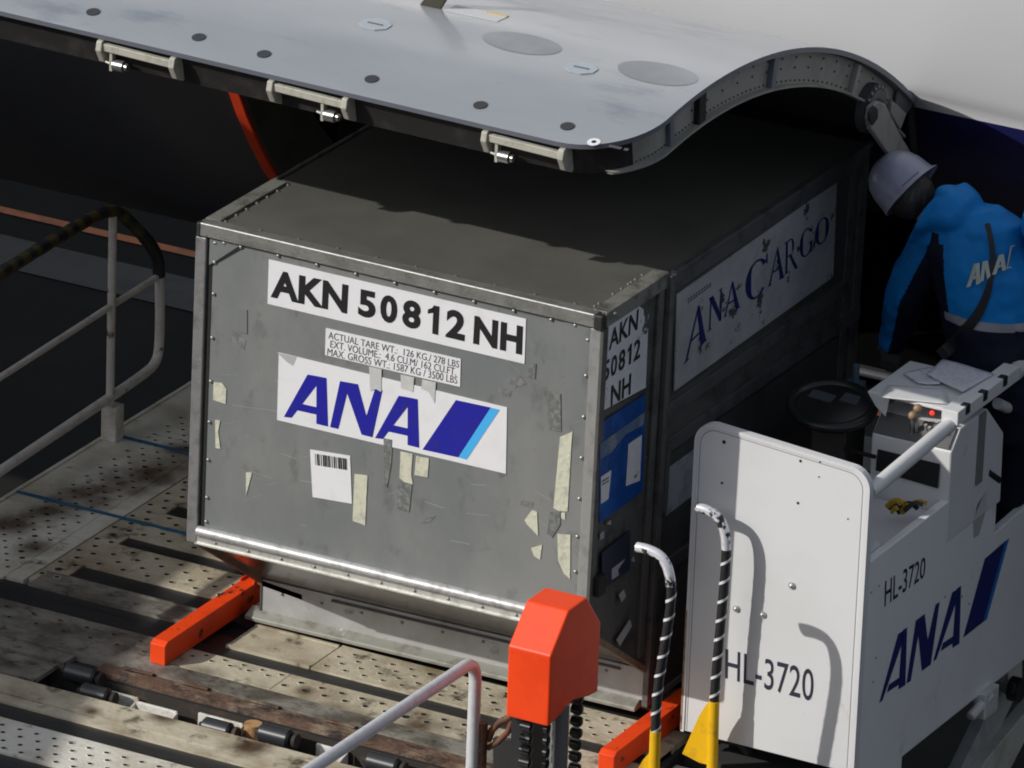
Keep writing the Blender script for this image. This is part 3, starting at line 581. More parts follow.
def ringpoly(a0, a1, n=22, thick=.25, thin=.08, cx=.5, cy=.5):
    out = []
    for i in range(n):
        b = []
        for k in (i, i+1):
            a = math.radians(a0+(a1-a0)*k/n); th = thin+(thick-thin)*abs(math.cos(a))**1.5
            b.append(((cx+.5*math.cos(a), cy+.5*math.sin(a)), (cx+(.5-th)*math.cos(a), cy+(.5-.05)*math.sin(a))))
        out.append([b[0][0], b[1][0], b[1][1], b[0][1]])
    return out
GL['O'] = ringpoly(0, 360, 30); GL['C'] = ringpoly(45, 325, 26)+[[(.90,.0),(.95,.0),(.95,.3),(.88,.2)]]; GL['G'] = ringpoly(50, 320, 26)+[[(.78,.55),(.93,.55),(.93,.95),(.78,.93)],[(.65,.55),(1.02,.55),(1.02,.585),(.65,.585)],[(.87,.03),(.92,.03),(.92,.28),(.85,.2)]]
mb = MB()
for ch, q in (('A',[(692.5,310),(704.5,301.5),(706,341),(684,364.5)]),('N',[(709.5,298.5),(723,287),(722.5,319),(708,332)]),('A',[(729,284),(736,279),(739.5,307.5),(723.5,318)]),('C',[(745.5,268),(769,252),(768,290),(745.5,306)]),('A',[(775,250),(780,245),(784,277.5),(768,287)]),('R',[(785,243),(797,234),(797.5,268),(784,275)]),('G',[(800,233),(813.5,224),(813,252),(799.4,261)]),('O',[(815,224),(829.5,212.5),(829,238),(815.3,249)])):
    Q = [at(a,b,x=X2+.0015) for a, b in q]
    for pg in GL[ch]: mb.add([bil(Q, u, v) for u, v in pg], [tuple(range(len(pg)))])
mb.build('lettering', M('cargo_letter_navy', (.01,.012,.11), .5), cs, recalc=False)
mb = MB(); Q = [at(a,b,x=X2+.0015) for a, b in [(688,298),(712,281),(712,286),(688,304)]]
for i in range(9):
    for j in range(2): mb.add([bil(Q, i/9, .1+j*.5), bil(Q, i/9+.07, .1+j*.5), bil(Q, i/9+.07, .4+j*.5), bil(Q, i/9, .4+j*.5)], [(0,1,2,3)])
mb.build('small_marks', ink, cs, recalc=False)
mb = MB(); mb.prism(SQ([(669,468),(697,448),(692,496),(666,516)], XS+.006), (-.004,0,0)); mb.build('lower_sticker', M('lower_sticker_grey', (.28,.3,.33), .6, c2=(.16,.17,.18), sc_=14), box_)

# ------------------------------------------------------------------ loader
ld = thing('cargo_loader', (0, -.3, -2.8), 'cream and white cargo loader with perforated roller deck under the grey container', 'cargo loader')
def plank(name, x0, x1, y0, y1, mt, holes=None, z=0, th=.03, hr=.0085, edge=0):
    mb = MB(); mb.box(x0, x1, y0, y1, z-th, z)
    if edge: mb.box(x0, x1, y0, y0+.012, z, z+.004); mb.box(x0, x1, y1-.012, y1, z, z+.004)
    if holes:
        (hx0, hx1, px, ys, st) = holes
        for i, y in enumerate(ys):
            x = hx0+(px/2 if i % 2 and st else 0)
            while x < hx1:
                mb.dimple(x+random.uniform(-.001,.001), y, z+.0005, hr*(1.4 if random.random() < .04 else 1)); x += px
    return mb.build(name, [mt, holeM], ld)
for ya, yb in ((-1.9,-.425),(-.188,2.62)):
    mb = MB(); mb.box(-1.32, 1.72, ya, yb, -.09, -.025); mb.build('roller_bed', rubber, ld)
mb = MB(); mb.box(-1.32, -.45, -.425, -.188, -.09, -.03); mb.build('roller_bed', rubber, ld)
for (y0, y1) in ((1.38,1.44),(1.13,1.21),(.80,.865),(.46,.555),(.17,.30),(-.68,-.60),(-1.05,-.95)):
    mb = MB(); mb.box(-1.3, 1.7, y0-.02, y1+.02, -.045, -.008); mb.build('roller_strip', M('roller_grey', (.022,.023,.024), .4, c2=(.012,.012,.013), sc_=5, c3=(.07,.065,.055), sc3=14, lo3=.62, hi3=.75, bump=.3, bsc=30, stretch=(.25,3,1)), ld)
# left plates
hy = [.40+.048*i for i in range(46)]
plank('border_plate', -1.33, -.965, .315, 2.6, deckW, (-1.195,-.985,.066,hy,True), z=0)
plank('edge_plate', -.96, -.89, .33, 2.6, deckW, z=.002)
plank('inner_plate', -.885, -.78, .36, 2.6, deckM, (-.865,-.79,.06,[.42+.062*i for i in range(35)],True), hr=.011, z=-.001)
mb = MB(); mb.box(-1.345, -1.33, -1.9, 2.6, -.14, .006); mb.build('deck_side', deckW, ld)
plank('deck_plank', -.779, 1.5, 1.22, 1.36, deckM, (-.75,1.4,.1,[1.26,1.32],True), hr=.010)
for k in range(3): plank('deck_plank', -.779, 1.2, 1.46+.35*k, 1.70+.35*k, deckM, (-.75,1.4,.1,[1.52+.35*k,1.62+.35*k],True), hr=.010)
plank('deck_plank', -.779, 1.7, .875, 1.12, deckM, (-.74,1.6,.105,[.91,.955,1.0,1.05,1.09],True), hr=.011)
plank('deck_plank', -.779, 1.7, .565, .79, deckM, (-.74,1.6,.1,[.60,.65,.70,.75],True), hr=.0105)
plank('deck_plank', -.86, -.12, .315, .445, deckD, edge=1)
plank('deck_plank', .0, .335, .23, .445, deckM, edge=1); plank('deck_plank', .341, 1.7, .23, .455, deckM, (.38,1.65,.075,[.27,.315,.36,.405],True))
plank('deck_plank', -1.33, -.12, -.02, .155, deckD, (-1.2,-.2,.11,[.03,.1],True)); plank('deck_plank', -.118, .31, .0, .145, deckM, (-.05,.3,.075,[.09,.12],True)); plank('deck_plank', .314, 1.7, -.01, .145, deckM, (.34,1.5,.08,[.05,.10],True), hr=.011)
plank('rusty_plank', -1.33, 1.7, -.115, -.018, deckD, z=.003)
plank('rusty_beam', -1.33, -.40, -.19, -.118, deckD, z=-.004, th=.05); plank('rusty_beam', -.28, 1.7, -.185, -.118, rust, z=-.002, th=.05)
for x in (-.2,.02,.3,.6):
    mb = MB(); mb.box(x, x+.12, -.135, -.118, .004, .008); mb.build('rust_ridge', rust, ld)
# roller pit
mb = MB(); mb.box(-1.33, -.42, -.36, -.20, -.028, -.012); mb.build('pit_cover', deckD, ld)
mb = MB(); mb.box(-.45, 1.7, -.42, -.19, -.17, -.15, 1); mb.box(-.45, 1.7, -.20, -.19, -.15, -.03, 1); mb.build('roller_pit', [pitW, pitD], ld)
mb = MB()
for x0, x1, yy in ((-.19,-.08,-.23),(-.07,.09,-.255),(.155,.33,-.22),(.42,.47,-.25),(.62,.74,-.22),(.95,1.1,-.25)):
    mb = MB(); mb.box(x0, x1, yy, yy+.012, -.15, -.045)
    mb.prism([(x1,yy,-.15),(x1,yy-.1,-.15),(x1,yy-.06,-.06),(x1,yy,-.045)], (.008,0,0)); mb.build('pit_bracket', pitW, ld, bevel=.003)
mb = MB(); mb.tube([(.385,-.24,-.15),(.385,-.24,-.02)], .032, 14); mb.build('pit_post', M('rusty_cream', (.45,.27,.12), .7, c2=(.2,.08,.03), sc_=20), ld, smooth=True)
def roller(x, y, z, ln=.12):
    mb = MB(); r = .034
    mb.tube([(x,y,z),(x+.008,y,z),(x+ln-.008,y,z),(x+ln,y,z)], [r-.008,r,r,r-.008], 20, 0); mb.tube([(x+ln,y,z),(x+ln+.02,y,z)], .016, 12, 1); mb.tube([(x-.015,y,z),(x,y,z)], .012, 10, 1)
    mb.tube([(x+ln+.012,y,z),(x+ln+.024,y,z)], .026, 12, 1); mb.build('roller', [rollM, pitD], ld, smooth=True)
roller(-.375,-.215,-.02); roller(-.26,-.30,-.035,.11); roller(.225,-.30,-.045,.11); roller(.44,-.285,-.02); roller(.86,-.285,-.02)
plank('front_beam', -1.33, 1.7, -.525, -.40, deckM, z=.004, th=.1); plank('front_beam', -1.33, 1.7, -.585, -.532, deckM, z=.0)
plank('front_plate', -1.33, 1.7, -.935, -.695, deckW, (-1.2,1.6,.069,[-.75,-.80,-.855,-.905],True), hr=.0095); plank('front_plate', -1.33, 1.7, -1.9, -1.07, deckW, (-1.2,1.6,.069,[-1.12-.055*i for i in range(6)],True), hr=.0095)
for y, x0, x1 in ((.995,-1.33,-.56),(1.65,-1.33,-.9)):
    mb = MB(); mb.prism([(x0,y-.008,.0035),(x1,y-.008,.0035),(x1,y+.008,.0035),(x0,y+.008,.0035)], (0,0,.004))
    mb.build('blue_tape_line', M('blue_line', (.02,.13,.26), .5, c2=(.04,.1,.16), sc_=12), ld)
# chassis below
mb = MB(); mb.box(-1.3, 1.6, -1.8, 2.4, -.55, -.13); mb.box(-1.2,-1.0,-1.5,2.2,-2.6,-2.3); mb.box(1.3,1.5,-1.5,2.2,-2.6,-2.3); mb.build('chassis', M('chassis_dark', (.06,.06,.06), .7), ld)
mb = MB()
for x in (-1.1,1.4):
    mb.bar((x,-1.5,-2.4),(x,2.1,-.5),V((.12,0,0)),V((0,.0,.18))); mb.bar((x+.13,2.1,-2.4),(x+.13,-1.5,-.5),V((.12,0,0)),V((0,0,.18)))
mb.build('scissor_beam', greyp, ld)
for x in (-1.25,1.35):
    for y in (-1.4,2.0):
        mb = MB(); mb.tube([(x-.1,y,-2.5),(x+.12,y,-2.5)], .3, 24); mb.build('wheel', rubber, ld, smooth=True)
# orange guides
def guide(x0, x1, y0, y1):
    mb = MB(); h = .088; y2 = y1-.05; ym = y0+(y1-y0)*.25
    mb.prism([(x0,y0,.004),(x0,y0,h-.012),(x0,y0+.02,h),(x0,y1,h),(x0,y1,.004)], (x1-x0,0,0))
    mb.box(x0, x0+.007, y1-.09, y1+.03, h-.03, h+.009); mb.box(x1-.007, x1, y1-.09, y1+.03, h-.03, h+.009)
    mb.build('side_guide', orange, ld, bevel=.0025)
guide(-.145, -.085, -.04, .66); guide(1.585, 1.645, -.0, .95)
# drive cover with chains
y0c = -1.0; cvx = .155
P0 = at(505.5,718,y=y0c); P1 = at(548,727,y=y0c); zb = P1.z; x0 = P0.x+.0; x1 = P1.x
zt_ = at(548,656,y=y0c).z; ht = zt_-zb
prof = [(0,0),(0,ht),(.115,ht+.118),(.24,ht+.118),(.345,ht-.008),(.345,-.008),(.28,.0),(.17,.028),(.05,.004)]
mb = MB(); mb.prism([(x0, y0c+a, zb+b) for a, b in prof], (x1-x0,0,0)); mb.build('drive_cover', orangeC, ld, bevel=.006, label='bright orange chamfered drive cover standing in front of the container')
cx_ = (x0+x1)/2
mb = MB(); mb.tube([(cx_+.05,y0c+.13,.0),(cx_+.05,y0c+.13,zb+.03)], .034, 20); mb.box(x0+.01,x1-.02,y0c+.07,y0c+.2,.0,.02,0); mb.build('drive_post', chrome, ld, smooth=True)
mb = MB(); mb.box(x0-.03,x0+.03,y0c+.1,y0c+.24,-.02,zb+.03); mb.build('drive_mount', steelD, ld)
for cxx, cyy, ny, sc__ in ((x0+.062,y0c+.03,15,1.6),(x1-.02,y0c+.24,15,1.5),(x0+.125,y0c+.05,15,.6)):
    mb = MB()
    for i in range(ny):
        z = zb+.05-i*.042
        if z < .1: break
        mb.box(cxx-.008*sc__, cxx+.008*sc__, cyy-.006, cyy+.006, z-.018, z+.018); mb.tube([(cxx-.0125*sc__,cyy,z),(cxx-.011*sc__,cyy,z),(cxx+.011*sc__,cyy,z),(cxx+.0125*sc__,cyy,z)], [.010,.0165,.0165,.010], 12)
    mb.build('drive_chain', M('chain_steel', (.04,.04,.042), .3, .6), ld, smooth=True)
# front hand rail
yr = -.92; top = at(470,663,y=yr); xk = top.x; zk = top.z
pth = [V((xk, -2.2, at(310,768,x=xk).z+.0)), V((xk, yr-.03, zk))]
for a in (20,45,70,90): pth.append(V((xk, yr-.03+.07*math.sin(math.radians(a)), zk-.07*(1-math.cos(math.radians(a))))))
pth[-1] = V((xk, yr+.04, zk-.07)); pth += [V((xk, yr+.04, -.02))]
mb = MB(); mb.tube(pth, .021, 16); hr_ = mb.build('front_handrail', railS, ld, smooth=True, label='silver hand rail bending down near the orange drive cover')
mb = MB(); pc_ = at(482,722,y=yr+.06); mb.tube([pc_-V((0,0,.3)), pc_], .02, 12); mb.build('rusty_sleeve', M('rusty_clamp', (.12,.05,.03), .7, c2=(.25,.18,.13), sc_=20), hr_, smooth=True)
mb = MB(); mb.tube([at(a, b, y=yr+.08) for a, b in ((488,740),(492,730),(500,722),(512,716))], .012, 10); mb.tube([at(a, b, y=yr+.08) for a, b in ((488,748),(498,742),(508,732),(513,720))], .010, 10); mb.build('rail_bracket', M('bracket_rust', (.16,.06,.03), .6, c2=(.05,.03,.025), sc_=25), hr_, smooth=True)
mb = MB(); mb.prism([at(a, b, y=yr+.2) for a, b in ((493,738),(520,742),(520,800),(493,800))], (0,.02,0)); mb.build('back_plate', steelD, hr_)
# left hand rail (x plane)
XR = -1.3
def R_(q): return [at(a, b, x=XR) for a, b in q]
def smooth_path(pts, it=2):
    for _ in range(it):
        q = [pts[0]]
        for a, b in zip(pts[:-1], pts[1:]): q += [a*.75+b*.25, a*.25+b*.75]
        q.append(pts[-1]); pts = q
    return pts
lr = MB(); lr.tube(smooth_path([V((XR,-1.55,.06)), V((XR,-.6,.09))]+R_([(0,471),(105,401),(140,377),(157,363),(160,340),(160,280),(156,250)])), .0185, 14)
rail = lr.build('side_handrail', railW, ld, smooth=True, label='white side hand rail with yellow and black taped top')
mb = MB(); mb.tube(R_([(113,214),(110,405)])+[], .0155, 12); mb.build('rail_post', railW, rail, smooth=True)
mb = MB(); mb.tube([V((XR,-1.55,.46))]+R_([(0,377.5),(108,308),(157,277)]), .0125, 12); mb.build('middle_rail', railW, rail, smooth=True)
mb = MB(); c_ = at(112,443,x=XR); mb.prism([(XR-.035,c_.y-.025,0),(XR+.03,c_.y-.025,0),(XR+.03,c_.y+.035,0),(XR-.035,c_.y+.035,0)], (0,0,.14)); mb.build('rail_socket', M('socket_white', (.72,.71,.69), .5, c2=(.55,.48,.36), sc_=8, c3=(.08,.03,.012), sc3=7, lo3=.58, hi3=.63), rail, bevel=.005)
mb = MB(); mb.tube([V((XR,-1.55,.0)), V((XR,-1.55,.88))], .0155, 12); mb.build('rail_post', railW, rail, smooth=True)
tp = smooth_path([V((XR,-1.55,.88)), V((XR,-.4,.89))]+R_([(0,274),(60,236),(100,213),(117,210),(130,222),(150,243),(158,258),(159,276)]), 3)
segs = []; acc = 0; cur = [tp[0]]; ci = 0
mb = MB(); 
dense = []
for a, b in zip(tp[:-1], tp[1:]):
    n_ = max(1, int((b-a).length/.012))
    for i in range(n_): dense.append(a+(b-a)*i/n_)
dense.append(tp[-1]); i = 0
while i < len(dense)-1:
    n_ = random.choice((3,4)) ; j = min(i+n_, len(dense)-1)
    if j-i >= 1: mb.tube(dense[i:j+1], .024+random.uniform(-.001,.001), 12, ci % 2 if random.random() < .85 else 0)
    ci += 1; i = j
mb.build('hazard_tape', [tapeK, M('tape_olive', (.06,.048,.012), .7)], rail, smooth=True)
# ladder hand rails with yellow feet
def grab(path, y, foot, ysplit, label):
    P = smooth_path([at(a, b, y=y) for a, b in path], 3); k_ = [p for p in P]
    r = .0165
    mb = MB(); top = [p for p in P if p.z > ysplit]; bot = [p for p in P if p.z <= ysplit]
    mb.tube(top, r, 14, 0)
    o1 = mb.build('grab_rail', tapeK, ld, smooth=True, label=label)
    dn = []
    for a, b in zip(top[:-1], top[1:]):
        n_ = max(1, int((b-a).length/.003)); dn += [a+(b-a)*i/n_ for i in range(n_)]
    dn.append(top[-1]); s_ = 0; N = len(dn); aa = V((0,1,0)); run = []; tops = []; ph0 = None
    def flush(run):
        if len(run) < 3: return
        sm = MB(); sm.add([p for r_ in run for p in r_], [(i*6+k, i*6+k+1, (i+1)*6+k+1, (i+1)*6+k) for i in range(len(run)-1) for k in range(5)]); sm.build('silver_tape', tapeS, o1, smooth=True)
    for i, p in enumerate(dn):
        t = (dn[min(i+1,N-1)]-dn[max(i-1,0)]).normalized(); a_ = (aa-t*aa.dot(t)).normalized(); b_ = t.cross(a_)
        if i: s_ += (p-dn[i-1]).length
        if s_ < .2: tops.append(p); continue
        ph = s_/.07*2*math.pi
        run.append([p+(a_*math.cos(ph+.5*u)+b_*math.sin(ph+.5*u))*(r+.0014) for u in (-1,-.6,-.2,.2,.6,1)])
    flush(run)
    sm = MB(); sm.tube(tops, r+.0008, 14); sm.build('silver_wrap', M('silver_wrap', (.75,.75,.8), .25, .3, c2=(.03,.03,.035), sc_=26, lo=.52, hi=.56), o1, smooth=True)
    mb = MB(); mb.tube([top[-1]]+bot, .019, 14); g_ = [at(a, b, y=y) for a, b in foot]; mb.prism([p-V((0,.006,0)) for p in g_], (0,.012,0)); mb.build('yellow_foot', yellow, o1, smooth=True)
    mb = MB(); 
grab([(637,547),(648,549),(662,556),(670,572),(672,600),(664,650),(657,692),(655,740),(654,775)], -.08, [(634,776),(644,759),(652,750),(656,750),(655,776)], at(656,736,y=-.08).z, 'left black and silver taped grab rail on a yellow foot')
grab([(697,507),(708,510),(720,518),(726,535),(726.5,560),(719,640),(714,700),(713,740),(712,772)], .27, [(683,753),(700,715),(707,704),(714,701),(716,766),(700,762)], at(714,702,y=.27).z, 'right black and silver taped grab rail beside the white guard panel')
mb = MB(); mb.box(1.73, 2.05, -.2, .3, -.1, -.045); mb.build('step', cloudy, ld, bevel=.006)
# guard panel
GY = .36; GX0, GX1 = 1.715, 2.36
def rrect(x0, x1, z0, z1, r, y):
    o_ = [V((x0,y,z0)), V((x1,y,z0+.0))]
    for cx, cz, a0 in ((x1-r,z1-r,0),(x0+r,z1+.035-r,90)):
        for k in range(9):
            a = math.radians(a0+k*11.25); o_.append(V((cx+r*math.cos(a), y, cz+r*math.sin(a))))
    return o_
mb = MB(); O1 = rrect(GX0, GX1, .055, 1.155, .072, GY); mb.prism(O1, (0,.012,0)); gp = mb.build('guard_panel', wpaint, ld, bevel=.002, label='white upright guard panel marked HL-3720')
for v in ():
    pass
mb = MB(); O1 = rrect(GX0-.002, GX1+.006, .052, 1.158, .075, GY-.004); O2 = rrect(GX0+.010, GX1-.012, .052, 1.144, .063, GY-.004); N_ = len(O1)
for i in range(1, N_-1+1):
    a, b = i % N_, (i+1) % N_
    if i == N_: break
    mb.prism([O1[a], O1[b], O2[b], O2[a]], (0,.03,0))
mb.build('panel_rim', wpaint, gp)
mb = MB(); O3 = rrect(GX0+.018, GX1-.020, .06, 1.136, .058, GY-.0004); O4 = rrect(GX0+.0205, GX1-.0225, .06, 1.1335, .0565, GY-.0004)
for i in range(1, len(O3)-1): mb.add([O3[i], O3[i+1], O4[i+1], O4[i]], [(0,1,2,3)])
mb.add([O3[-1], O3[0], O4[0], O4[-1]], [(0,1,2,3)])
mb.build('rim_groove', M('groove_grey', (.2,.2,.21), .6), gp, recalc=False)
mb = MB(); put_text(mb, 'HL-3720', [at(a, b, y=GY-.001) for a, b in ((725.5,648.5),(814,670),(813,702),(725,678.5))], .004, 1.02); mb.build('lettering', M('panel_letter', (.03,.03,.05), .5), gp, recalc=False)
mb = MB()
for a, b in ((736.5,608.5),(763,614.5),(792,585.5)):
    mb = MB(); P = at(a,b,y=GY-.0005); mb.disc(P, (0,-1,0), .013, 12, 0, h=.003); mb.dome(P-V((0,.003,0)), (0,-1,0), .009, .008, 8, 0); mb.build('screw', M('screw_steel', (.6,.6,.62), .3, .7), gp, smooth=True)
mb = MB()
for a, b, r in ((722,483,.005),(798,503,.005),(800.5,461,.005),(724,442,.007),(848,519,.003),(819,477,.003),(820,462,.003)): mb.disc(at(a,b,y=GY-.0005), (0,-1,0), r, 8, 0, h=.001)
mb.build('drill_holes', holeM, gp)
mb = MB(); mb.box(GX0-.004, GX0+.002, GY-.005, GY+.03, .06, .5); mb.build('rusty_edge', M('edge_rust', (.3,.2,.12), .7, c2=(.12,.05,.02), sc_=30), gp)
# side panel of the operator stand
XP = 2.36
sp = [(.402,-.5),(.402,.812),(1.23,.815),(1.30,.86),(1.42,.86),(1.425,.55),(3.2,.63),(3.2,-.07),(.76,-.04),(.76,-.5)]
mb = MB(); mb.prism([(XP,a,b) for a, b in sp], (-.03,0,0)); spn = mb.build('stand_side_panel', M('side_white_lightened', (.82,.82,.82), .4, c2=(.76,.76,.76), sc_=2.5, lo=.45, hi=.75, c3=(.5,.46,.4), sc3=6, lo3=.62, hi3=.8, bump=.05, bsc=12), ld, bevel=.004, label='white side panel of the operator stand with navy airline lettering')  # same white paint as the guard panel, lightened to offset the shade here
mb = MB(); mb.box(XP-.012, XP+.001, GY+.012, .402, -.5, 1.06); mb.build('panel_corner', wpaint, spn)
XT = XP+.0015
mb = MB(); put_text(mb, 'HL-3720', [at(a, b, x=XT) for a, b in ((885.3,581),(926,556),(924.8,577),(884.6,607))], .004, 1.02)
mb.build('lettering', M('side_letter', (.02,.02,.03), .5), spn, recalc=False)
mb = MB(); fx = lambda a, b: at(a, b, x=XT)
def sA(dx, dy, k=1.0):
    s = lambda q: [(a+dx, b+dy) for a, b in q]
    poly(s([(879.3,703),(898.4,633.7),(903,631),(902.6,642),(882.5,700.5)]), f=fx); poly(s([(902.6,630.5),(907.2,627.2),(905.5,685),(898.4,689.5)]), f=fx)
    fx2 = lambda a, b: at(a, b, x=XT+.0003); poly(s([(889,684.5),(900.2,677),(899.8,684),(887,692.5)]), f=fx2)
sA(0,0); sA(54,-41.5)
fx2 = lambda a, b: at(a, b, x=XT+.0003)
poly([(906.6,683.5),(916,620.6),(920.5,617.5),(919.5,629),(910.8,681)], f=fx); poly([(916,620.6),(924.8,613.8),(929,650),(930.8,664.6),(922,671),(918,630)], f=fx2); poly([(935.8,604.5),(939.8,601.8),(930.8,664.6),(927,645)], f=lambda a,b: at(a,b,x=XT+.0006))
poly([(963.2,637.8),(985,558.7),(1005.6,540.9),(983.2,622)], f=fx); poly([(1005.6,540.9),(1009.4,538),(987,619.3),(983.2,622)], 1, f=fx)
mb.build('logo', [navyD, lblueD], spn, recalc=False)
mb = MB(); mb.prism([at(a,b,x=XP+.002) for a, b in ((988,488),(986,510),(979,535),(974,538),(973.5,522),(977,505))], (-.003,0,0)); mb.build('worn_patch', M('patch_grey', (.42,.41,.38), .6), spn)
mb = MB()
for a, b in ((871,592.5),(879,586),(876,658),(945,597),(962,596.5),(969,604),(873,682)): mb.disc(at(a,b,x=XP+.0005), (1,0,0), .004, 8, 0, h=.001)
mb.build('drill_holes', M('faded_hole', (.12,.12,.13), .7), spn)
mb = MB(); c_ = at(985,700,x=XP+.0); mb.box(XP-.02, XP+.03, c_.y-.06, c_.y+.05, c_.z-.05, c_.z+.05); mb.tube([(XP,c_.y-.12,c_.z-.02),(XP+.02,c_.y+.0,c_.z+.03)], .018, 10); mb.build('hinge_bracket', wpaint2, spn, bevel=.006)
mb = MB(); mb.tube([at(996,465,x=XP-.015), at(985,467,x=XP-.015), at(988,473,x=XP-.005), at(998,480,x=XP-.005)], .014, 10); mb.build('black_strap', tapeK, spn, smooth=True)
mb = MB(); mb.box(GX0+.0, XP-.03, GY+.012, 2.3, -.08, -.04); mb.build('stand_floor', M('floor_dark', (.035,.035,.035), .7), ld)
mb = MB(); mb.prism([(2.08,GY+.02,.77),(XP-.03,GY+.02,.77),(XP-.03,1.0,.77),(2.08,1.0,.77)], (0,0,-.02)); mb.prism([(XP-.034,GY+.02,.775),(XP-.034,GY+.02,.98),(XP-.034,.5,.86),(XP-.034,.60,.775)], (-.01,0,0)); mb.build('inner_shelf', wpaint, ld)
# console
mb = MB()
prof = [(1.01,.66),(1.01,.995),(1.075,1.06),(1.29,1.06),(1.44,.92),(1.45,.66)]
mb.prism([(XP+.002,a,b) for a, b in prof], (-.30,0,0)); cn = mb.build('control_console', wpaint, ld, bevel=.006, label='white control console with levers and a small red lamp')
mb = MB(); mb.prism([at(a,b,y=1.006) for a, b in ((878,449),(940,464),(938,488),(876,470))], (0,-.004,0)); mb.build('front_opening', dark, cn)
mb = MB(); mb.bar((XP-.29,1.04,1.032),(XP-.01,1.04,1.032),V((0,.06,.058)),V((0,-.005,.005))); mb.build('control_plate', M('control_plate_grey', (.12,.12,.12), .4, .3), cn)
mb = MB(); mb.box(XP+.002, XP+.008, 1.22, 1.27, .8, 1.06); mb.build('groove_strip', M('strip_grey', (.2,.2,.2), .5), cn)
mb = MB()
for i in range(4):
    c_ = V((XP-.05-.02*i, 1.03+.012*(i % 2), 1.045)); mb.tube([c_, c_+V((0,-.01,.02))], .006, 8)
mb.build('button', M('button_grey', (.5,.5,.5), .3, .4), cn, smooth=True)
mb = MB(); P = at(932,413,y=1.02); mb.ell(P, (.0085,.0085,.0085), 12, 8); mb.build('lamp', redlamp, cn, smooth=True)
for a, b, hh in ((917,418,.09),(912,425,.07)):
    P = at(a, b, y=1.03); mb = MB(); mb.tube([P-V((0,0,.05)), P+V((.005,-.01,.03))], .006, 8); mb.ell(P+V((.006,-.012,.04)), (.016,.016,.016), 12, 8, 1); mb.build('lever', [chrome, M('knob_tan', (.3,.2,.12), .4)], cn, smooth=True)
mb = MB(); mb.box(2.03, XP-.04, 1.03, 1.36, 1.128, 1.14); mb.prism([(2.03,1.03,1.138),(2.03,1.024,1.138),(2.06,1.03,1.09),(2.10,1.03,1.06),(2.11,1.03,1.128)], (0,.006,0)); mb.box(XP-.04, XP+.022, 1.0, 1.5, 1.10, 1.15)
ty = mb.build('document_tray', wpaint, cn, bevel=.003)
mb = MB(); mb.box(XP-.3, XP-.06, 1.2, 1.34, .95, 1.125); mb.build('tray_support', wpaint2, cn)
for y in (1.06,1.2,1.36):
    mb = MB(); mb.box(XP+.0, XP+.026, y, y+.03, 1.12, 1.154)
    mb.build('black_clip', steelD, cn, bevel=.002)
mb = MB(); mb.tube([(XP-.012,GY+.03,1.065),(XP-.012,1.02,1.095)], .026, 16); mb.build('stand_rail', wpaint, ld, smooth=True)
mb = MB(); mb.tube(smooth_path([V((XP-.0,1.5,1.12)),V((XP+.0,1.6,1.13)),V((XP,1.8,1.08)),V((XP,2.4,1.1))]), .03, 12); mb.tube(smooth_path([V((XP-.02,1.42,1.03)),V((XP-.02,1.55,.96)),V((XP-.02,1.75,1.0)),V((XP-.02,2.4,1.0))]), .02, 12); mb.build('rear_stand_rail', wpaint2, ld, smooth=True)
# steering pod
PC = V((1.90, 1.03, 1.055)); tl = Matrix.Rotation(math.radians(10), 3, 'X') @ Matrix.Rotation(math.radians(4), 3, 'Y')
mb = MB(); vs = []; nU, nV = 36, 10
for i in range(nU):
    for j in range(nV):
        a, b = 2*math.pi*i/nU, 2*math.pi*j/nV; vs.append(PC+tl @ V(((.138+.02*math.cos(b))*math.cos(a), (.138+.02*math.cos(b))*math.sin(a), .019*math.sin(b))))
mb.add(vs, [(i*nV+j, ((i+1) % nU)*nV+j, ((i+1) % nU)*nV+(j+1) % nV, i*nV+(j+1) % nV) for i in range(nU) for j in range(nV)])
mb.tube([PC+tl @ V((0,0,-.022)), PC+tl @ V((0,0,.006)), PC+tl @ V((0,0,.016))], [.134,.134,.08], 30)
pd = mb.build('control_pod', plastK, ld, smooth=True, label='round black control pod beside the tray')
mb = MB(); f_ = lambda x, y: PC+tl @ V((x, y, .014))
mb.prism([f_(-.09,-.01), f_(-.005,-.01), f_(-.005,.04), f_(-.09,.04)], tl @ V((0,0,.004))); mb.prism([f_(.015,.02), f_(.08,.02), f_(.07,.075), f_(.015,.075)], tl @ V((0,0,.004))); mb.build('display', glassK, pd)
mb = MB(); mb.box(1.83, 1.96, 1.02, 1.18, .5, 1.02); mb.build('pod_column', M('column_grey', (.05,.05,.05), .5), ld, bevel=.006)
mb = MB(); mb.tube([(2.0,.93,.955),(2.13,.90,.965)], .008, 8); mb.build('pod_lever', plastK, ld)
mb = MB(); mb.box(1.80,1.86,1.35,1.38,.9,1.02); mb.tube([(1.83,1.36,1.02),(1.83,1.36,1.08)],.012,8); mb.build('blue_valve', M('valve_steel', (.15,.22,.28), .3, .4), ld)
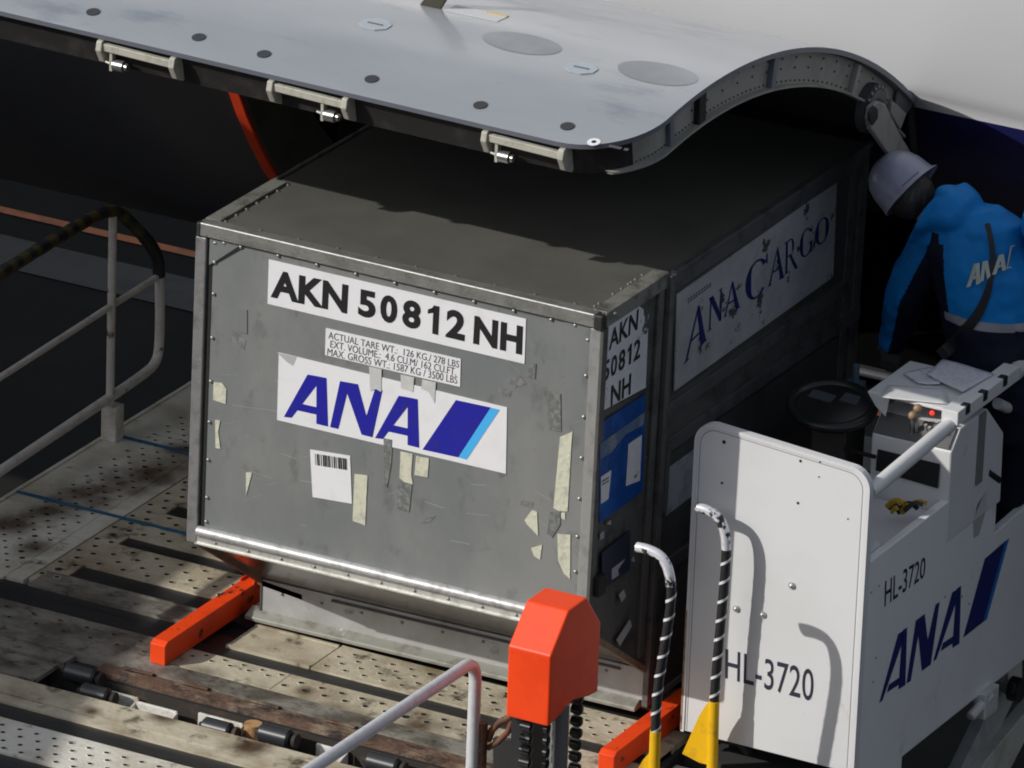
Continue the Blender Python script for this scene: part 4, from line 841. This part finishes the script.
# beams at the lower right
XB = 2.2
mb = MB(); mb.prism([at(a,b,x=XB) for a, b in ((1000,690),(1014,700),(972,790),(945,790),(962,768))], (-.05,0,0)); mb.build('lift_arm', greyp, ld, bevel=.004)
mb = MB(); mb.prism([at(a,b,x=XB+.04) for a, b in ((1040,695),(1040,712),(1000,790),(970,790),(985,762))], (-.05,0,0)); mb.build('lift_arm', M('arm_light', (.5,.5,.46), .5, c2=(.4,.38,.33), sc_=10), ld, bevel=.004)
mb = MB(); mb.disc(at(1011,688,x=XB+.05), (1,0,0), .045, 20, 0, h=.04); mb.disc(at(1011,688,x=XB+.09), (1,0,0), .02, 12, 0, h=.012); mb.build('pivot', steelD, ld, smooth=True)
mb = MB(); mb.prism([at(a,b,x=XB+.02) for a, b in ((1008,668),(1022,658),(1022,690),(1008,684))], (-.05,0,0)); mb.build('arm_mount', wpaint2, ld)
mb = MB(); mb.tube([at(a,b,y=.5) for a, b in ((722,738),(740,742),(748,752),(745,768),(740,780))], .018, 10); mb.box(1.78,2.3,.45,.9,-.35,-.09); mb.build('under_stand_box', M('under_dark', (.04,.04,.04), .7), ld)

# ------------------------------------------------------------------ loose things on the stand
def sheet(name, q, z, label, grp=None, mt=None, amp=.012):
    mb = MB(); n = 10; Q = [at(a, b, z=z) for a, b in q]; vs = []
    for i in range(n+1):
        for j in range(n+1):
            p = bil(Q, j/n, i/n); p = p+V((0,0,amp*math.sin(j/n*5+i/n*2.5)+amp*.5*math.sin(i/n*9))); vs.append(p)
    mb.add(vs, [(i*(n+1)+j, i*(n+1)+j+1, (i+1)*(n+1)+j+1, (i+1)*(n+1)+j) for i in range(n) for j in range(n)])
    o = mb.build(name, mt, None, smooth=True); sm = o.modifiers.new('thick', 'SOLIDIFY'); sm.thickness = .002
    o['label'] = label; o['category'] = 'paper'
    return o
paperM = M('printed_paper', (.62,.62,.68), .7, c2=(.4,.4,.46), sc_=55, lo=.55, hi=.6, stretch=(1,4,1))
sheet('paper_sheet', [(943,359),(994,373),(963,392),(927,374)], 1.158, 'printed sheet lying rightmost on the white tray, beside the dark trousers', mt=paperM, amp=.0018)
sheet('paper_sheet', [(903,373),(944,364),(940,384),(918,383)], 1.150, 'crumpled sheet at the back left edge of the white tray', mt=paperM, amp=.0015)
sheet('paper_sheet', [(888,385),(945,389),(948,404),(880,397)], 1.146, 'blank white sheet lying flat at the front of the tray', mt=M('plain_paper', (.66,.66,.66), .7), amp=.0006)
random.seed(5)
mb = MB(); P = at(905,514,y=.84)-V((0,0,.01))
for i in range(7):
    a = P+V((random.uniform(-.09,.05), random.uniform(-.03,.03), random.uniform(0.01,.03))); b = a+V((random.uniform(.02,.07), random.uniform(-.02,.03), random.uniform(-.005,.03)))
    mb.tube(smooth_path([a, (a+b)/2+V((0,0,.02)), b]), random.uniform(.007,.012), 8, i % 2)
o = mb.build('strap_bundle', [M('strap_yellow', (.4,.26,.01), .6), tapeK], None, smooth=True); o['label'] = 'yellow and black bundle lying behind the white guard panel'; o['category'] = 'strap'

# ------------------------------------------------------------------ worker
PY = 1.62
def PW(px, py, dy=0): return at(px, py, y=PY+dy)
wk = thing('person', (PW(1010,400).x, PY, -.04), 'worker in white helmet and light blue jacket leaning over beside the control console', 'person')
def loft(mb, rings, mi=0, n=24, cap=True):
    """rings: (centre, radius vector a, radius vector b)"""
    vs = []
    for c, a, b in rings:
        vs += [V(c)+V(a)*math.cos(2*math.pi*k/n)+V(b)*math.sin(2*math.pi*k/n) for k in range(n)]
    fs = [(i*n+k, i*n+(k+1) % n, (i+1)*n+(k+1) % n, (i+1)*n+k) for i in range(len(rings)-1) for k in range(n)]
    if cap: fs += [tuple(range(n-1,-1,-1)), tuple((len(rings)-1)*n+k for k in range(n))]
    mb.add(vs, fs, mi)
def remeshed(mb, name, mats, parent, vox, sm=6, paint=None, folds=0):
    o = mb.build(name+'_tmp', mats, parent); r_ = o.modifiers.new('r', 'REMESH'); r_.mode = 'VOXEL'; r_.voxel_size = vox; s_ = o.modifiers.new('s', 'SMOOTH'); s_.iterations = sm; s_.factor = .6
    if folds:
        tx = bpy.data.textures.new(name+'_folds', 'CLOUDS'); tx.noise_scale = .085; tx.noise_depth = 1
        d_ = o.modifiers.new('d', 'DISPLACE'); d_.texture = tx; d_.strength = folds; d_.mid_level = .5
        s2 = o.modifiers.new('s2', 'SMOOTH'); s2.iterations = 2
    bpy.context.view_layer.update(); dg = bpy.context.evaluated_depsgraph_get(); me = bpy.data.meshes.new_from_object(o.evaluated_get(dg)); me.name = name
    old = o.data; bpy.data.objects.remove(o); bpy.data.meshes.remove(old)
    o = bpy.data.objects.new(name, me); COL.objects.link(o); o.parent = parent
    me.materials.clear()
    for mt in mats: me.materials.append(mt)
    L_ = parent_loc(parent)
    for p in me.polygons:
        p.use_smooth = True; p.material_index = paint(p.center+L_, p.normal) if paint else 0
    return o
skinT = M('skin', (.35,.2,.14), .5); hairM = M('hair_dark', (.02,.018,.017), .6, c2=(.06,.055,.055), sc_=60, stretch=(1,1,.3))
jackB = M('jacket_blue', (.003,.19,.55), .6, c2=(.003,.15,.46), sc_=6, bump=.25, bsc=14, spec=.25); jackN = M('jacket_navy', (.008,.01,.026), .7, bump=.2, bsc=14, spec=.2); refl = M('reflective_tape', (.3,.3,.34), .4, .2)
trou = M('trousers_navy', (.008,.009,.02), .8, bump=.2, bsc=12, spec=.2)
head = PW(903,186); neck = PW(930,212); sh = PW(968,226); chest = PW(985,268); waist = PW(995,335); hip = PW(1003,392)
ax = V((1,0,0)); ay = V((0,1,0)); az = V((0,0,1))
hd = (head-neck).normalized()
Hrot = Matrix((V((hd.z,0,-hd.x)).normalized(), V((0,1,0)), hd)).transposed()
lsh = PW(940,232); rsh = PW(1043,222); lel = PW(908,292,.05); lwr = PW(893,342,.12); lha = PW(890,360,.14)
rel = rsh+V((.10,.10,-.24)); rwr = rsh+V((.02,.3,-.42))
floor = -.04
lk = V((hip.x-.2, PY+.03, .48)); la = V((hip.x-.24, PY-.01, .06)); rk = V((hip.x-.03, PY+.08, .48)); ra = V((hip.x-.05, PY+.06, .06))
# body
mb = MB()
mb.ell(head, (.074,.092,.105), 24, 16, mat=Hrot)
mb.ell(head+V((0,.085,0))+Hrot @ V((0,0,-.02)), (.013,.02,.018), 10, 8, mat=Hrot)      # nose
for sx in (-1, 1): mb.ell(head+Hrot @ V((sx*.076,.0,-.01)), (.012,.02,.03), 10, 8, mat=Hrot)
mb.tube([neck-hd*.03, head-hd*.05], [.055,.05], 14)
loft(mb, [(hip-V((0,0,.1)), ax*.12, ay*.09), (hip, ax*.15, ay*.11), (waist, ax*.125, ay*.09), (chest, ax*.155, ay*.105), (sh, ax*.15, ay*.09), (sh+V((-.05,0,.05)), ax*.06, ay*.06)])
for a, b, c in ((lsh, lel, lwr), (rsh, rel, rwr)): mb.tube([a, (a+b)/2, b, (b+c)/2, c], [.052,.047,.04,.036,.028], 14)
for k_, a_, s_ in ((lk, la, -1), (rk, ra, 1)): mb.tube([hip+V((s_*.08,0,-.05)), (hip+V((s_*.08,0,0))+k_)/2, k_, (k_+a_)/2, a_], [.09,.08,.055,.055,.04], 16)
for w_, dr in ((lwr, (lha-lwr).normalized()), (rwr, V((-.3,.5,-.8)).normalized())):
    pal = w_+dr*.05; sd = dr.cross(ay).normalized()
    loft(mb, [(w_, sd*.028, ay*.02), (w_+dr*.03, sd*.036, ay*.016), (w_+dr*.075, sd*.042, ay*.015), (w_+dr*.095, sd*.038, ay*.012)], n=14)
    for i, ln in enumerate((.07,.078,.073,.058)):
        b0 = w_+dr*.085+sd*(-.03+.02*i); c1 = b0+dr*ln*.5+ay*.008; c2 = b0+dr*ln*.85+ay*.028; mb.tube([b0, c1, c2], [.0095,.009,.0075], 8)
    b0 = w_+dr*.03-sd*.03; mb.tube([b0, b0-sd*.025+dr*.025+ay*.01, b0-sd*.03+dr*.055+ay*.015], [.012,.0105,.008], 8)
body = remeshed(mb, 'body', [skinT, M('work_glove', (.1,.1,.11), .8)], wk, .007, 3, paint=lambda p, n: 1 if ((p-lha).length < .1 or (p-rwr).length < .13) else 0)
# trousers, boots
mb = MB(); loft(mb, [(hip+V((0,0,.03)), ax*.165, ay*.12), (hip-V((0,0,.05)), ax*.18, ay*.125), (hip-V((0,0,.15)), ax*.17, ay*.115)])
for k_, a_, s_ in ((lk, la, -1), (rk, ra, 1)): mb.tube([hip+V((s_*.08,0,-.03)), (hip+V((s_*.09,0,0))+k_)/2, k_, (k_+a_)/2, a_+V((0,0,.03))], [.105,.1,.08,.078,.07], 18)
remeshed(mb, 'trousers', [trou], wk, .014, 6, folds=.012)
for a_ in (la, ra):
    mb = MB(); loft(mb, [(a_+V((0,0,.07)), ax*.05, ay*.055), (a_+V((0,.0,.0)), ax*.05, ay*.065), (V((a_.x,a_.y+.05,floor+.05)), ax*.05, ay*.13), (V((a_.x,a_.y+.06,floor+.002)), ax*.052, ay*.145)], n=18); mb.build('boot', M('boot_black', (.015,.015,.015), .5), wk, smooth=True)
# jacket
mb = MB(); tw = V((.99,.1,0))
loft(mb, [(hip+V((0,0,-.05)), tw*.185, ay*.135), (hip+V((0,0,.05)), tw*.19, ay*.14), (waist, tw*.178, ay*.132), ((waist+chest)/2, tw*.188, ay*.14), (chest, tw*.192, ay*.145), ((chest+sh)/2, tw*.19, ay*.135), (sh+V((.02,0,.01)), V((.18,.02,.03)), ay*.115), (sh+V((-.03,0,.06)), V((.12,.01,.02)), ay*.09)])
mb.tube([lsh+V((.045,0,0)), lsh+V((-.005,0,-.01)), (lsh+lel)/2, lel, (lel+lwr)/2, lwr+(lwr-lel)*.05], [.085,.092,.088,.08,.068,.05], 18)
mb.tube([rsh+V((-.05,0,0)), rsh, (rsh+rel)/2, rel, (rel+rwr)/2, rwr], [.075,.078,.074,.066,.058,.045], 18)
# hood bunched behind the neck
hc = PW(948,207,-.02)
loft(mb, [(PW(922,226,-.02), V((.025,0,.07)), ay*.10), (PW(930,214,-.03), V((.035,0,.095)), ay*.125), (hc, V((.035,0,.088)), ay*.13), (PW(962,214,-.02), V((.035,0,.07)), ay*.12), (PW(976,224,-.0), V((.03,0,.04)), ay*.09)], n=20)
mb.ell(PW(950,195,-.03), (.05,.06,.035), 16, 10)
u_ = (sh-waist).normalized()
ltape = waist+ (chest-waist)*.28
PXR = lambda p: (512+FPX*((p-CAMP).dot(_r))/((p-CAMP).dot(_d)), 384-FPX*((p-CAMP).dot(_u))/((p-CAMP).dot(_d)))
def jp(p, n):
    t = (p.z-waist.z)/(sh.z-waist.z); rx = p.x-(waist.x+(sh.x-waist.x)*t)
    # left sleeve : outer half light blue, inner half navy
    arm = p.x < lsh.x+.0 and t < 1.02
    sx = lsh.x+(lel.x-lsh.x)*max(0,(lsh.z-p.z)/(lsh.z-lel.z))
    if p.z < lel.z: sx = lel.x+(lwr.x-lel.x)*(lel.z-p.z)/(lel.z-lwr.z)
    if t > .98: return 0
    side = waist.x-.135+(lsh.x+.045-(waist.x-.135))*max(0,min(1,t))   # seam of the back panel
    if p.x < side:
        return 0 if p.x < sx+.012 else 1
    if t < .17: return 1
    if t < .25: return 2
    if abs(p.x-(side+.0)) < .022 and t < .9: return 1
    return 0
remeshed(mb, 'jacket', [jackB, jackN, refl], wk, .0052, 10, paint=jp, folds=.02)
# back lettering, follows the back surface
dg = bpy.context.evaluated_depsgraph_get(); jk = [c for c in wk.children if c.name.startswith('jacket')][0]
def onback(px, py, lift=.003):
    v = (_d*FPX + _r*(px-512) - _u*(py-384)).normalized(); L_ = parent_loc(wk)
    ok, hit, nn, _ = jk.ray_cast(CAMP-L_, v)
    return (hit+L_+nn*lift) if ok else PW(px, py, -.15)
mb = MB()
for q in ([(967.5,286),(974.5,263.5),(978.5,262.5),(971.5,285)],[(975.5,263.2),(979.5,262.2),(980.8,282.5),(976.8,283.5)],[(972.5,276),(977,274.8),(977,277.6),(971.8,279)],
          [(980.5,281.5),(982.5,260.8),(985.8,260),(984,280.5)],[(983.5,260.6),(987.5,259.6),(991,276),(988,279.5)],
          [(992,275),(998,254.5),(1001.5,253.5),(995.5,274)],[(998.8,254.2),(1002.5,253.2),(1005,270),(1001.3,271)],[(996.2,265.8),(1000.8,264.5),(1001,267.2),(995.4,268.6)]):
    mb.add([onback(a, b, .012) for a, b in q], [(0,1,2,3)])
for q in ([(1010,246),(1011.5,245.6),(1007.5,268),(1006,268)],[(1010,246),(1014,244.5),(1014,246),(1010,247.5)],[(1006,268),(1011,266.5),(1011,267.8),(1006,269.3)]): mb.add([onback(a, b, .004) for a, b in q], [(0,1,2,3)])
mb.build('back_lettering', M('reflective_letter', (.42,.46,.4), .5), jk, recalc=False)
mb = MB(); ctl = [onback(a, b, .004) for a, b in ((987,224),(991,240),(993,260),(990,285),(982,308),(968,328),(950,348),(940,356))]
path = smooth_path(ctl, 2)
for a, b in zip(path[:-1], path[1:]):
    pass
vs = []
for i, p in enumerate(path):
    t = (path[min(i+1,len(path)-1)]-path[max(i-1,0)]).normalized(); nn = -_d; sd = t.cross(nn).normalized(); wd = .009+.013*min(1, max(0, (i/len(path)-.35)/.4))
    vs += [p-sd*wd, p-sd*wd+nn*.006, p+sd*wd+nn*.006, p+sd*wd]
mb.add(vs, [(i*4+k, i*4+(k+1) % 4, (i+1)*4+(k+1) % 4, (i+1)*4+k) for i in range(len(path)-1) for k in range(4)]); mb.build('shoulder_strap', tapeK, wk, smooth=True)
# hair and helmet
mb = MB(); mb.ell(head-hd*.03, (.088,.102,.10), 26, 16, mat=Hrot); hairo = mb.build('hair', hairM, wk, smooth=True)
for v in hairo.data.vertices:
    p = V(v.co)+parent_loc(wk); rel_ = Hrot.inverted() @ (p-head)
    if rel_.y > .03 and rel_.z < .03: v.co += (head-p)*.35
hM = M('helmet_white', (.29,.30,.40), .35, c2=(.23,.24,.32), sc_=5, coat=.3)
mb = MB(); hrot2 = Matrix.Rotation(math.radians(0), 3, 'Y') @ Hrot
hc2 = PW(905,186)
prof = [(.0,.128),(.035,.125),(.07,.108),(.095,.078),(.108,.04),(.113,.0),(.116,-.018),(.119,-.024),(.119,-.028),(.112,-.022)]
nH = 36; vs = []
for r_, z_ in prof:
    for k in range(nH):
        a = 2*math.pi*k/nH; ridge = 1+(.03 if abs(math.cos(a)) < .12 and z_ > .03 else 0); vs.append(hc2+hrot2 @ V((r_*math.cos(a)*.95*ridge, r_*math.sin(a)*1.12*ridge+(.018 if z_ < -.02 and math.sin(a) > .3 else 0), z_)))
mb.add(vs, [(i*nH+k, i*nH+(k+1) % nH, (i+1)*nH+(k+1) % nH, (i+1)*nH+k) for i in range(len(prof)-1) for k in range(nH)])
hl = mb.build('helmet', hM, wk, smooth=True)
so = hl.modifiers.new('s', 'SOLIDIFY'); so.thickness = .003
mb = MB()
def onhel(px, py, lift=.0015):
    v = (_d*FPX + _r*(px-512) - _u*(py-384)).normalized(); L_ = parent_loc(wk); ok, hit, nn, _ = hl.ray_cast(CAMP-L_, v)
    return (hit+L_-v*lift) if ok else PW(px, py, -.12)
for i in range(9):
    a = 902+i*1.9; b = 185-i*1.6
    mb.add([onhel(*q) for q in ((a,b),(a+1.2,b-1),(a+1.2,b+.9),(a,b+1.9))], [(0,1,2,3)])
mb.build('helmet_marking', ink, hl, recalc=False)
